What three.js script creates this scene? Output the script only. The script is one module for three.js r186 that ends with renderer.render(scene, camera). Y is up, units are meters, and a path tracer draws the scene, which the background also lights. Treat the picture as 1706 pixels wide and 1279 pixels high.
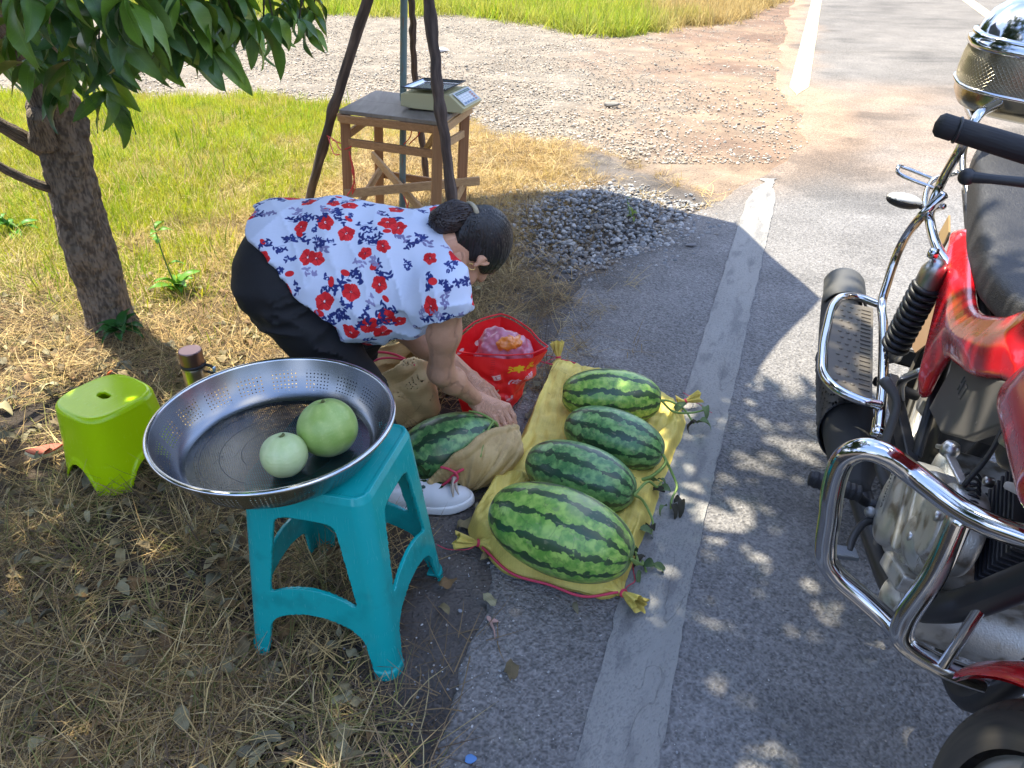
import * as THREE from 'three';
import { mergeGeometries, mergeVertices, toCreasedNormals } from 'three/addons/utils/BufferGeometryUtils.js';
import { RoundedBoxGeometry } from 'three/addons/geometries/RoundedBoxGeometry.js';

// ---------------------------------------------------------------- camera, sky, sun, exposure
const scene = new THREE.Scene();
const EYE = 1.4;
const camera = new THREE.PerspectiveCamera(52.98, 4 / 3, 0.05, 900);
camera.position.set(0, EYE, 0);
camera.lookAt(0, EYE - Math.sin(0.55163), -Math.cos(0.55163));
const renderer = new THREE.WebGLRenderer({ antialias: true });
renderer.setSize(1024, 768);
renderer.toneMapping = THREE.LinearToneMapping;
renderer.toneMappingExposure = 2.7;
renderer.shadowMap.enabled = true;
const SUN_DIR = new THREE.Vector3(-0.31, 1, -0.346).normalize();
const SUN = new THREE.DirectionalLight(new THREE.Color(1.0, 0.93, 0.76), 4.8);
const SKY_GAIN = 1.04;

// ---------------------------------------------------------------- helpers
function rng(seed) { let s = seed >>> 0; return () => { s = (s + 0x6d2b79f5) | 0; let t = Math.imul(s ^ (s >>> 15), 1 | s); t = (t + Math.imul(t ^ (t >>> 7), 61 | t)) ^ t; return ((t ^ (t >>> 14)) >>> 0) / 4294967296; }; }
const lerp = (a, b, t) => a + (b - a) * t, clamp = (x, a = 0, b = 1) => Math.min(b, Math.max(a, x));
const sstep = (a, b, x) => { const t = clamp((x - a) / (b - a)); return t * t * (3 - 2 * t); };
const V = (x, y, z) => new THREE.Vector3(x, y, z);
const W = (x, y, d) => new THREE.Vector3(x, y, -d);             // metres: right, up, ahead of the photographer
function h3(x, y, z) { let n = Math.imul(x | 0, 374761393) ^ Math.imul(y | 0, 668265263) ^ Math.imul(z | 0, 2147483647 - 1013); n = Math.imul(n ^ (n >>> 13), 1274126177); return ((n ^ (n >>> 16)) >>> 0) / 4294967296; }
function noise3(x, y, z) {                                     // value noise, 0..1
  const ix = Math.floor(x), iy = Math.floor(y), iz = Math.floor(z), fx = x - ix, fy = y - iy, fz = z - iz;
  const u = fx * fx * (3 - 2 * fx), v = fy * fy * (3 - 2 * fy), w = fz * fz * (3 - 2 * fz);
  const L = (a, b, t) => a + (b - a) * t;
  return L(L(L(h3(ix, iy, iz), h3(ix + 1, iy, iz), u), L(h3(ix, iy + 1, iz), h3(ix + 1, iy + 1, iz), u), v),
    L(L(h3(ix, iy, iz + 1), h3(ix + 1, iy, iz + 1), u), L(h3(ix, iy + 1, iz + 1), h3(ix + 1, iy + 1, iz + 1), u), v), w);
}
function fbm(x, y, z = 0, o = 4) { let s = 0, a = 0.5, n = 0; for (let i = 0; i < o; i++) { s += a * noise3(x, y, z + i * 7.3); n += a; a *= 0.5; x *= 2.03; y *= 2.03; z *= 2.03; } return s / n; }
function tnoise(x, y, p, seed = 0) {                           // value noise that repeats after p cells
  const ix = Math.floor(x), iy = Math.floor(y), fx = x - ix, fy = y - iy, m = (a) => ((a % p) + p) % p;
  const u = fx * fx * (3 - 2 * fx), v = fy * fy * (3 - 2 * fy), a = m(ix), b = m(ix + 1), c = m(iy), d = m(iy + 1);
  return lerp(lerp(h3(a, c, seed), h3(b, c, seed), u), lerp(h3(a, d, seed), h3(b, d, seed), u), v);
}
function tfbm(u, v, p, o = 4, seed = 0) { let s = 0, a = 0.5, n = 0; for (let i = 0; i < o; i++) { s += a * tnoise(u * p, v * p, p, seed + i * 13); n += a; a *= 0.5; p *= 2; } return s / n; }
const toS = (c) => (c <= 0.0031308 ? c * 12.92 : 1.055 * Math.pow(c, 1 / 2.4) - 0.055);
const lin = (hex) => { const c = new THREE.Color(hex); return [c.r, c.g, c.b]; };
const mix3 = (a, b, t) => [lerp(a[0], b[0], t), lerp(a[1], b[1], t), lerp(a[2], b[2], t)];
function colorTex(w, h, fn, rep = true) {                      // fn(u, v) -> linear rgb
  const d = new Uint8Array(w * h * 4);
  for (let y = 0; y < h; y++) for (let x = 0; x < w; x++) { const c = fn((x + 0.5) / w, (y + 0.5) / h), o = (y * w + x) * 4; for (let k = 0; k < 3; k++) d[o + k] = clamp(toS(c[k])) * 255; d[o + 3] = 255; }
  return finishTex(new THREE.DataTexture(d, w, h), rep, true);
}
function dataTex(w, h, fn, rep = true) {                       // fn(u, v) -> value 0..1
  const d = new Uint8Array(w * h * 4);
  for (let y = 0; y < h; y++) for (let x = 0; x < w; x++) { const c = clamp(fn((x + 0.5) / w, (y + 0.5) / h)) * 255, o = (y * w + x) * 4; d[o] = d[o + 1] = d[o + 2] = c; d[o + 3] = 255; }
  return finishTex(new THREE.DataTexture(d, w, h), rep, false);
}
function finishTex(t, rep, srgb) { t.wrapS = t.wrapT = rep ? THREE.RepeatWrapping : THREE.ClampToEdgeWrapping; t.magFilter = THREE.LinearFilter; t.minFilter = THREE.LinearMipmapLinearFilter; if (srgb) t.colorSpace = THREE.SRGBColorSpace; t.needsUpdate = true; return t; }
function canvasTex(w, h, draw, srgb = true, rep = false) { const c = document.createElement('canvas'); c.width = w; c.height = h; draw(c.getContext('2d'), w, h); const t = new THREE.CanvasTexture(c); return finishTex(t, rep, srgb); }
const rgb = (r, g, b) => new THREE.Color().setRGB(r, g, b);
const mat = (o) => new THREE.MeshStandardMaterial(o), phys = (o) => new THREE.MeshPhysicalMaterial(o);
const used = {};
function numbered(n) { const k = used[n] = (used[n] ?? -1) + 1; return k ? `${n}_${String(k).padStart(3, '0')}` : n; }
function mesh(name, geo, m, parent) { const o = new THREE.Mesh(geo, m); o.name = parent && parent !== scene ? name : numbered(name); o.castShadow = o.receiveShadow = true; (parent || scene).add(o); return o; }
function tag(o, label, category, group, kind) { if (label) o.userData.label = label; if (category) o.userData.category = category; if (group) o.userData.group = group; if (kind) o.userData.kind = kind; return o; }
function thing(name, label, category, pos, group) { const o = new THREE.Group(); o.name = numbered(name); if (pos) o.position.copy(pos); scene.add(o); return tag(o, label, category, group); }
function geo(pos, idx, uv, nor, col) { const g = new THREE.BufferGeometry(); g.setAttribute('position', new THREE.Float32BufferAttribute(pos, 3)); if (uv) g.setAttribute('uv', new THREE.Float32BufferAttribute(uv, 2)); if (col) g.setAttribute('color', new THREE.Float32BufferAttribute(col, 3)); if (idx) g.setIndex(idx); if (nor) g.setAttribute('normal', new THREE.Float32BufferAttribute(nor, 3)); else g.computeVertexNormals(); return g; }
function merge(list) { const keep = ['position', 'normal', 'uv']; return mergeGeometries(list.map((g) => { const q = g.index ? g.toNonIndexed() : g.clone(); for (const k of Object.keys(q.attributes)) if (!keep.includes(k)) q.deleteAttribute(k); if (!q.attributes.uv) q.setAttribute('uv', new THREE.Float32BufferAttribute(new Float32Array(q.attributes.position.count * 2), 2)); return q; })); }
// a round bar along a smooth path, with its own radius at every point and rounded ends
function tube(pts, rad, seg = 10, steps = 0, smooth = true, closed = false, squash = 1) {
  const P = pts.map((p) => (p.isVector3 ? p : V(...p))), n = steps || P.length * 6, R = Array.isArray(rad) ? rad : P.map(() => rad);
  let at;
  if (smooth && P.length > 2) { const c = new THREE.CatmullRomCurve3(P, closed, 'centripetal'); at = (t) => c.getPoint(t); } else at = (t) => { const f = t * (P.length - 1), i = Math.min(P.length - 2, Math.floor(f)); return P[i].clone().lerp(P[i + 1], f - i); };
  const rAt = (t) => { const f = t * (R.length - 1), i = Math.min(R.length - 2, Math.floor(f)), k = f - i; return lerp(R[i], R[i + 1], k * k * (3 - 2 * k)); };
  const rings = []; const C = [];
  for (let i = 0; i <= n; i++) C.push(at(i / n));
  let N = null;
  const pos = [], uv = [], idx = []; let len = 0, row = 0;
  const ring = (c, T, r, l) => { const B = T.clone().cross(N); for (let k = 0; k <= seg; k++) { const a = k / seg * Math.PI * 2, x = Math.cos(a) * r, y = Math.sin(a) * r * squash; pos.push(c.x + N.x * x + B.x * y, c.y + N.y * x + B.y * y, c.z + N.z * x + B.z * y); uv.push(k / seg, l); } row++; };
  for (let i = 0; i <= n; i++) {
    const T = C[Math.min(n, i + 1)].clone().sub(C[Math.max(0, i - 1)]).normalize();
    if (!N) { N = Math.abs(T.y) < 0.9 ? V(0, 1, 0) : V(1, 0, 0); }
    N.addScaledVector(T, -N.dot(T)).normalize();
    if (i) len += C[i].distanceTo(C[i - 1]);
    const r = rAt(i / n);
    if (i === 0 && !closed) for (const [q, d] of [[0.02, 0.5], [0.7, 0.35]]) ring(C[0].clone().addScaledVector(T, -r * d), T, r * q, len);
    ring(C[i], T, r, len);
    if (i === n && !closed) for (const [q, d] of [[0.7, 0.35], [0.02, 0.5]]) ring(C[n].clone().addScaledVector(T, r * d), T, r * q, len);
  }
  for (let i = 0; i < row - 1; i++) for (let k = 0; k < seg; k++) { const a = i * (seg + 1) + k, b = a + seg + 1; idx.push(a, a + 1, b, a + 1, b + 1, b); }
  return geo(pos, idx, uv);
}
function lathe(pts, seg = 40) { return new THREE.LatheGeometry(pts.map((p) => new THREE.Vector2(p[0], p[1])), seg); }
function rbox(w, h, d, r = 0.004, s = 2) { return new RoundedBoxGeometry(w, h, d, s, Math.min(r, w / 2.01, h / 2.01, d / 2.01)); }
function flip(g) { if (!g.index) g.setIndex([...Array(g.attributes.position.count).keys()]); const a = g.index.array; for (let i = 0; i < a.length; i += 3) { const t = a[i]; a[i] = a[i + 1]; a[i + 1] = t; } return g; }
function xf(g, m) { const q = g.clone().applyMatrix4(m); return m.determinant() < 0 ? flip(q) : q; }
function bar(a, b, w, h, r = 0.003, up = V(0, 1, 0)) {          // a squared bar from a to b
  const L = a.distanceTo(b), g = rbox(w, h, L, r), z = b.clone().sub(a).normalize(), x = up.clone().cross(z).normalize(), y = z.clone().cross(x);
  return g.applyMatrix4(new THREE.Matrix4().makeBasis(x, y, z).setPosition(a.clone().add(b).multiplyScalar(0.5)));
}
// signed distances, and the smooth mesh of one (surface nets, moved onto the surface)
const smin = (a, b, k) => { const h = Math.max(k - Math.abs(a - b), 0) / k; return Math.min(a, b) - h * h * k * 0.25; };
const smax = (a, b, k) => -smin(-a, -b, k);
function cone(a, b, r1, r2) {                                  // tapered capsule between two joints
  const ax = a.x, ay = a.y, az = a.z, bx = b.x - ax, by = b.y - ay, bz = b.z - az, L = bx * bx + by * by + bz * bz || 1e-9;
  return (x, y, z) => { const px = x - ax, py = y - ay, pz = z - az, t = Math.min(1, Math.max(0, (px * bx + py * by + pz * bz) / L)), dx = px - bx * t, dy = py - by * t, dz = pz - bz * t; return Math.sqrt(dx * dx + dy * dy + dz * dz) - (r1 + (r2 - r1) * t); };
}
function ell(c, r, q) {                                        // ellipsoid, q turns the world into its axes
  const m = q ? new THREE.Matrix4().makeRotationFromQuaternion(q.clone().invert()).elements : null, k = Math.min(r.x, r.y, r.z);
  return (x, y, z) => { x -= c.x; y -= c.y; z -= c.z; if (m) { const X = m[0] * x + m[4] * y + m[8] * z, Y = m[1] * x + m[5] * y + m[9] * z, Z = m[2] * x + m[6] * y + m[10] * z; x = X; y = Y; z = Z; }
    const a = x / r.x, b = y / r.y, d = z / r.z, l = Math.sqrt(a * a + b * b + d * d); if (l < 1e-6) return -k; const e = x / (r.x * r.x), f = y / (r.y * r.y), g = z / (r.z * r.z); return l * (l - 1) / Math.sqrt(e * e + f * f + g * g); };
}
function rb3(x, y, z, w, h, d, r) { const a = Math.abs(x) - w + r, b = Math.abs(y) - h + r, c = Math.abs(z) - d + r, A = Math.max(a, 0), B = Math.max(b, 0), C = Math.max(c, 0); return Math.sqrt(A * A + B * B + C * C) + Math.min(Math.max(a, b, c), 0) - r; }
function sdfMesh(f, lo, hi, cell, uvOf, newton = 2) {
  const nx = Math.ceil((hi[0] - lo[0]) / cell) + 1, ny = Math.ceil((hi[1] - lo[1]) / cell) + 1, nz = Math.ceil((hi[2] - lo[2]) / cell) + 1, F = new Float32Array(nx * ny * nz);
  for (let k = 0, o = 0; k < nz; k++) for (let j = 0; j < ny; j++) for (let i = 0; i < nx; i++, o++) F[o] = f(lo[0] + i * cell, lo[1] + j * cell, lo[2] + k * cell);
  const id = new Int32Array(nx * ny * nz).fill(-1), pos = [], idx = [], at = (i, j, k) => (k * ny + j) * nx + i;
  const E = [[0, 1], [0, 2], [0, 4], [1, 3], [1, 5], [2, 3], [2, 6], [3, 7], [4, 5], [4, 6], [5, 7], [6, 7]];
  const v = new Float32Array(8);
  for (let k = 0; k < nz - 1; k++) for (let j = 0; j < ny - 1; j++) for (let i = 0; i < nx - 1; i++) {
    let m = 0; const o = at(i, j, k);
    for (let c = 0; c < 8; c++) { v[c] = F[o + (c & 1) + ((c >> 1) & 1) * nx + (c >> 2) * nx * ny]; if (v[c] < 0) m |= 1 << c; }
    if (m === 0 || m === 255) continue;
    let sx = 0, sy = 0, sz = 0, n = 0;
    for (const [a, b] of E) if ((v[a] < 0) !== (v[b] < 0)) { const t = v[a] / (v[a] - v[b]); sx += (a & 1) + t * ((b & 1) - (a & 1)); sy += ((a >> 1) & 1) + t * (((b >> 1) & 1) - ((a >> 1) & 1)); sz += (a >> 2) + t * ((b >> 2) - (a >> 2)); n++; }
    id[o] = pos.length / 3; pos.push(lo[0] + (i + sx / n) * cell, lo[1] + (j + sy / n) * cell, lo[2] + (k + sz / n) * cell);
  }
  for (let k = 1; k < nz - 1; k++) for (let j = 1; j < ny - 1; j++) for (let i = 1; i < nx - 1; i++) {
    const o = at(i, j, k), a = F[o] < 0;
    const quad = (p, q, r, s, flip) => { if (flip) idx.push(p, q, r, p, r, s); else idx.push(p, r, q, p, s, r); };
    if (a !== F[o + 1] < 0) quad(id[at(i, j - 1, k - 1)], id[at(i, j, k - 1)], id[o], id[at(i, j - 1, k)], a);
    if (a !== F[o + nx] < 0) quad(id[at(i - 1, j, k - 1)], id[at(i - 1, j, k)], id[o], id[at(i, j, k - 1)], a);
    if (a !== F[o + nx * ny] < 0) quad(id[at(i - 1, j - 1, k)], id[at(i, j - 1, k)], id[o], id[at(i - 1, j, k)], a);
  }
  const nor = new Float32Array(pos.length), e = cell * 0.25;
  for (let p = 0; p < pos.length; p += 3) {
    let x = pos[p], y = pos[p + 1], z = pos[p + 2], gx, gy, gz;
    for (let it = 0; it <= newton; it++) {
      gx = f(x + e, y, z) - f(x - e, y, z); gy = f(x, y + e, z) - f(x, y - e, z); gz = f(x, y, z + e) - f(x, y, z - e);
      const l = Math.sqrt(gx * gx + gy * gy + gz * gz) || 1; gx /= l; gy /= l; gz /= l;
      if (it < newton) { const d = clamp(f(x, y, z), -cell * 0.5, cell * 0.5) / Math.max(0.5, l / (2 * e)); x -= gx * d; y -= gy * d; z -= gz * d; }
    }
    pos[p] = x; pos[p + 1] = y; pos[p + 2] = z; nor[p] = gx; nor[p + 1] = gy; nor[p + 2] = gz;
  }
  let uv; if (uvOf) { uv = []; for (let p = 0; p < pos.length; p += 3) { const t = uvOf(pos[p], pos[p + 1], pos[p + 2], nor[p], nor[p + 1], nor[p + 2]); uv.push(t[0], t[1]); } }
  return geo(pos, idx, uv, nor);
}
const boxUV = (s) => (x, y, z, nx, ny, nz) => { const a = Math.abs(nx), b = Math.abs(ny), c = Math.abs(nz); return b >= a && b >= c ? [x * s, z * s] : a >= c ? [z * s, y * s] : [x * s, y * s]; };
function piece(pts, x) {                                        // piecewise straight line through [x, y] points
  if (x <= pts[0][0]) return pts[0][1];
  for (let i = 1; i < pts.length; i++) if (x <= pts[i][0]) return lerp(pts[i - 1][1], pts[i][1], (x - pts[i - 1][0]) / (pts[i][0] - pts[i - 1][0]));
  return pts[pts.length - 1][1];
}
function inPoly(poly, x, y) { let c = false; for (let i = 0, j = poly.length - 1; i < poly.length; j = i++) { const [a, b] = poly[i], [d, e] = poly[j]; if ((b > y) !== (e > y) && x < (d - a) * (y - b) / (e - b) + a) c = !c; } return c; }
function polyDist(poly, x, y) { let m = 1e9; for (let i = 0, j = poly.length - 1; i < poly.length; j = i++) { const [a, b] = poly[j], [c, d] = poly[i], ux = c - a, uy = d - b, t = clamp(((x - a) * ux + (y - b) * uy) / (ux * ux + uy * uy)); m = Math.min(m, Math.hypot(x - a - ux * t, y - b - uy * t)); } return inPoly(poly, x, y) ? m : -m; }

// ---------------------------------------------------------------- the sky and the sun
{
  const w = 1024, h = 512, d = new Float32Array(w * h * 4), s = SUN_DIR;
  for (let y = 0; y < h; y++) for (let x = 0; x < w; x++) {
    const el = ((y + 0.5) / h - 0.5) * Math.PI, az = ((x + 0.5) / w - 0.5) * Math.PI * 2, dy = Math.sin(el), dx = Math.cos(az) * Math.cos(el), dz = Math.sin(az) * Math.cos(el);
    const up = Math.max(0, dy), t = Math.pow(up, 0.55);
    let c = mix3([0.62, 0.74, 0.92], [0.13, 0.27, 0.66], t);
    const cs = Math.max(0, dx * s.x + dy * s.y + dz * s.z), glow = 0.55 * Math.pow(cs, 14) + 0.2 * Math.pow(cs, 4);
    c = [c[0] + glow * 0.95, c[1] + glow * 0.95, c[2] + glow * 0.9];
    if (dy > 0.02) { const k = 1.1 / (dy + 0.16), n = fbm(dx * k * 1.6 + 11, dz * k * 1.6 + 4, 2.2, 6), m = sstep(0.53, 0.74, n) * sstep(0.02, 0.2, dy) * 0.85; c = mix3(c, [1.15, 1.13, 1.1], m); }
    if (dy < 0) c = mix3(c, [0.3, 0.28, 0.24], sstep(0, -0.08, dy));
    const o = (y * w + x) * 4; d[o] = c[0] * SKY_GAIN; d[o + 1] = c[1] * SKY_GAIN; d[o + 2] = c[2] * SKY_GAIN; d[o + 3] = 1;
  }
  const t = new THREE.DataTexture(d, w, h, THREE.RGBAFormat, THREE.FloatType); t.mapping = THREE.EquirectangularReflectionMapping; t.magFilter = THREE.LinearFilter; t.needsUpdate = true;
  scene.background = t; scene.environment = t;
  SUN.position.copy(SUN_DIR).multiplyScalar(40); SUN.castShadow = true; SUN.name = 'sun'; SUN.shadow.radius = 1; SUN.shadow.mapSize.set(4096, 4096);
  Object.assign(SUN.shadow.camera, { left: -12, right: 12, top: 14, bottom: -6, near: 1, far: 90 }); scene.add(SUN); scene.add(SUN.target);
}
// ---------------------------------------------------------------- ground, road and painted lines
const ROAD_EDGE = [[-3, -1.6], [-0.6, -0.5], [0.6, -0.22], [0.87, -0.2], [1.09, -0.17], [1.29, -0.09], [1.75, -0.04], [2.12, 0.02], [2.63, 0.12], [3.13, 0.3], [3.56, 0.62], [4.19, 1.08], [4.64, 1.46], [5.2, 1.86], [5.57, 2.06], [6.42, 2.33], [7.4, 2.46], [8.31, 2.7], [11.52, 3.72], [15.65, 5.15], [40, 13.6], [140, 49]];
const LINE_L = [[-3, -1.26], [0, -0.17], [0.88, 0.12], [1.35, 0.275], [2.22, 0.59], [4.5, 1.415], [7.45, 2.545], [15.65, 5.47], [40, 14.1], [140, 50]];
const GRAVEL_NEAR = [[-6, 7.3], [-2.42, 7.15], [-1.5, 6.9], [-0.8, 6.62], [-0.35, 6.3], [-0.1, 5.65], [0.3, 5.5], [0.62, 5.2], [0.95, 4.75], [1.15, 4.3]];
const GREEN_FAR = [[-6, 13.3], [-1.46, 13.4], [-0.3, 12.8], [0.42, 12.4], [0.84, 11.0], [1.4, 11.1], [2.11, 11.6], [3.53, 12.9], [5.12, 15.8]];
const roadEdge = (D) => piece(ROAD_EDGE, D) + (fbm(D * 2.2, 3.1, 0, 4) - 0.5) * 0.22 * sstep(0, 1, D) + (fbm(D * 13, 8, 0, 3) - 0.5) * 0.05;
function zones(X, D) {
  const n1 = fbm(X * 1.3 + 5, D * 1.3, 1, 4) - 0.5, n2 = fbm(X * 4.5, D * 4.5 + 9, 2, 3) - 0.5;
  const gn = piece(GRAVEL_NEAR, X) + n1 * 0.7 + n2 * 0.4, gf = piece(GREEN_FAR, X) + n1 * 1.6 + n2 * 0.8;
  const open = X < 1.15 ? sstep(gn - 0.15, gn + 0.2, D) : sstep(3.75, 4.3, D + n1 + n2 * 0.5);
  const far = sstep(gf - 0.3, gf + 0.4, D), grassy = (1 - open) * (X < 1.15 ? 1 : 0.2);
  const stony = open * (1 - far) * clamp(1.1 - sstep(-0.3, 2.3, X + n1 * 1.5 - (D - 8) * 0.1) + sstep(0.05, 0.2, n2) * 0.3);
  const green = grassy * clamp(sstep(-0.45, -2.1, X + n1 * 2.4 + (D - 5) * 0.1) * sstep(2.5, 4.3, D + n1 * 1.8) * 1.15 + n2 * 1.1 * sstep(-0.2, -1.2, X) * sstep(2.4, 3.6, D));
  const bare = (1 - open) * sstep(-0.16, 0.12, X - piece([[0.8, -0.24], [1.15, -0.3], [1.4, -0.28], [2, -0.16], [2.6, -0.18], [3.2, -0.05], [4.2, 0.45]], D) + n1 * 0.25 + n2 * 0.12);
  return { open, far, stony, green, bare, n1, n2 };
}
const groundY = (X, D) => (fbm(X * 2.1, D * 2.1, 4, 4) - 0.5) * 0.03 * sstep(0.02, 0.5, roadEdge(D) - X) - 0.003 - 0.02 * sstep(-0.02, 0.4, X - roadEdge(D));
const SOIL = [0.034, 0.025, 0.018], STRAW = [0.36, 0.26, 0.13], GREENC = [0.2, 0.23, 0.045], GRAVELC = [0.29, 0.245, 0.19], DIRT = [0.34, 0.225, 0.14], REDDIRT = [0.23, 0.135, 0.085], ASPHALT = [0.185, 0.177, 0.17];
{
  const xs = [], ds = [];
  for (let x = -6.5; x <= 6; x += 0.055) xs.push(x);
  for (let x = 6.1, s = 0.15; x < 300; x += s, s *= 1.25) { xs.push(x); xs.unshift(-0.4 - x); }
  for (let d = -1.2; d <= 9; d += 0.055) ds.push(d);
  for (let d = 9, s = 0.06; d < 420; d += s, s *= 1.06) ds.push(d);
  for (let d = -1.4, s = 0.3; d > -150; d -= s, s *= 1.4) ds.unshift(d);
  xs.sort((a, b) => a - b);
  const pos = [], col = [], uv = [], idx = [], nx = xs.length;
  for (const D of ds) for (const X of xs) {
    const z = zones(X, D); let c = mix3(SOIL, [0.1, 0.07, 0.045], clamp(0.5 + z.n2 * 1.5));
    const warm = sstep(2.6, 4.2, D); c = mix3(c, STRAW, warm * (1 - z.open) * 0.8);
    c = mix3(c, GREENC, z.green * 0.8);
    c = mix3(c, mix3([0.1, 0.085, 0.075], [0.19, 0.165, 0.145], clamp(0.5 + z.n2 * 2)), z.bare);
    const dirt = mix3(DIRT, REDDIRT, sstep(0.02, 0.3, z.n1 + 0.25 * sstep(1.5, 4, X))); c = mix3(c, mix3(dirt, GRAVELC, z.stony), z.open);
    c = mix3(c, X > 2.2 ? STRAW : GREENC, z.far);
    const v = 0.85 + 0.5 * (fbm(X * 9, D * 9, 7, 3) - 0.5);
    pos.push(X, groundY(X, D), -D); col.push(c[0] * v * 1.35, c[1] * v * 1.35, c[2] * v * 1.35); uv.push(X / 1.7, D / 1.7);
  }
  for (let j = 0; j < ds.length - 1; j++) for (let i = 0; i < nx - 1; i++) { const a = j * nx + i; idx.push(a, a + 1, a + nx, a + 1, a + nx + 1, a + nx); }
  const speck = (u, v) => { const g = tnoise(u * 400, v * 400, 400, 5), g2 = tnoise(u * 170, v * 170, 170, 9), f = tfbm(u, v, 12, 5, 3); return clamp(0.36 + 0.42 * f + 0.3 * (g - 0.5) + (g2 > 0.86 ? 0.28 : 0) - (g2 < 0.12 ? 0.2 : 0)); };
  const gm = colorTex(1024, 1024, (u, v) => { const s = speck(u, v); return [s, s * 0.985, s * 0.97]; });
  const gb = dataTex(1024, 1024, speck);
  const g = geo(pos, idx, uv, null, col);
  tag(mesh('ground', g, mat({ vertexColors: true, map: gm, bumpMap: gb, bumpScale: 0.012, roughness: 0.95 })), 'dry roadside ground of soil, dust and gravel', 'ground', null, 'structure');
}
const aggregate = (u, v) => { const a = tnoise(u * 420, v * 420, 420, 1), b = tnoise(u * 210, v * 210, 210, 2), c = tfbm(u, v, 8, 4, 6); return clamp(0.5 + (a - 0.5) * 0.5 + (b - 0.5) * 0.45 + (c - 0.5) * 0.3); };
{
  const ds = [], xsF = [0, 0.006, 0.02, 0.04, 0.07, 0.1, 0.14, 0.18, 0.23, 0.3, 0.38, 0.48, 0.6, 0.75, 0.95, 1.2, 1.6, 2.2, 3, 4.5, 7, 10];
  for (let d = -3; d < 0; d += 0.1) ds.push(d); for (let d = 0; d < 10; d += 0.022) ds.push(d); for (let d = 10, s = 0.03; d < 140; d += s, s *= 1.05) ds.push(d);
  const pos = [], uv = [], col = [], idx = [], n = xsF.length;
  for (const D of ds) { const e = roadEdge(D), lx = piece(LINE_L, D);
    for (const f of xsF) { const X = e + f, dn = fbm(X * 2.3, D * 2.3, 3, 4), far = sstep(3.6, 6, D);
      const dust = clamp(sstep(0.55, 0.0, f + (dn - 0.5) * 0.5) * (0.55 + 0.5 * far) + sstep(1.9, 0.4, Math.abs(X - lx - 0.25)) * sstep(4.1, 4.9, D) * sstep(8.2, 7, D) * 0.85 * clamp(dn * 1.6));
      const c = mix3(mix3(ASPHALT, [0.168, 0.15, 0.128], far * 0.8 + 0.3 * (dn - 0.5)), mix3([0.17, 0.15, 0.13], DIRT, far), dust * 0.85);
      pos.push(X, 0.004 - 0.008 * (f === 0 ? 1 : 0), -D); uv.push(X / 1.5, D / 1.5); const k = 1.9 * (0.9 + 0.25 * (fbm(X * 6, D * 6, 8, 3) - 0.5) + 0.42 * (fbm(X * 1.1 + 3, D * 0.8, 21, 4) - 0.5) - 0.3 * sstep(0.62, 0.72, fbm(X * 2.6, D * 2.2, 33, 3))); col.push(c[0] * k, c[1] * k, c[2] * k); } }
  for (let j = 0; j < ds.length - 1; j++) for (let i = 0; i < n - 1; i++) { const a = j * n + i; idx.push(a, a + 1, a + n, a + 1, a + n + 1, a + n); }
  const am = colorTex(1024, 1024, (u, v) => { const s = aggregate(u, v), w = tnoise(u * 300, v * 300, 300, 21); const k = clamp(0.16 + 0.72 * s + (w > 0.93 ? 0.3 : 0)); return [k, k * 0.99, k * 0.985]; });
  const ab = dataTex(1024, 1024, aggregate);
  tag(mesh('road', geo(pos, idx, uv, null, col), mat({ vertexColors: true, map: am, bumpMap: ab, bumpScale: 0.007, roughness: 0.88 })), 'grey asphalt road with a dusty broken edge', 'road', null, 'structure');
}
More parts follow.
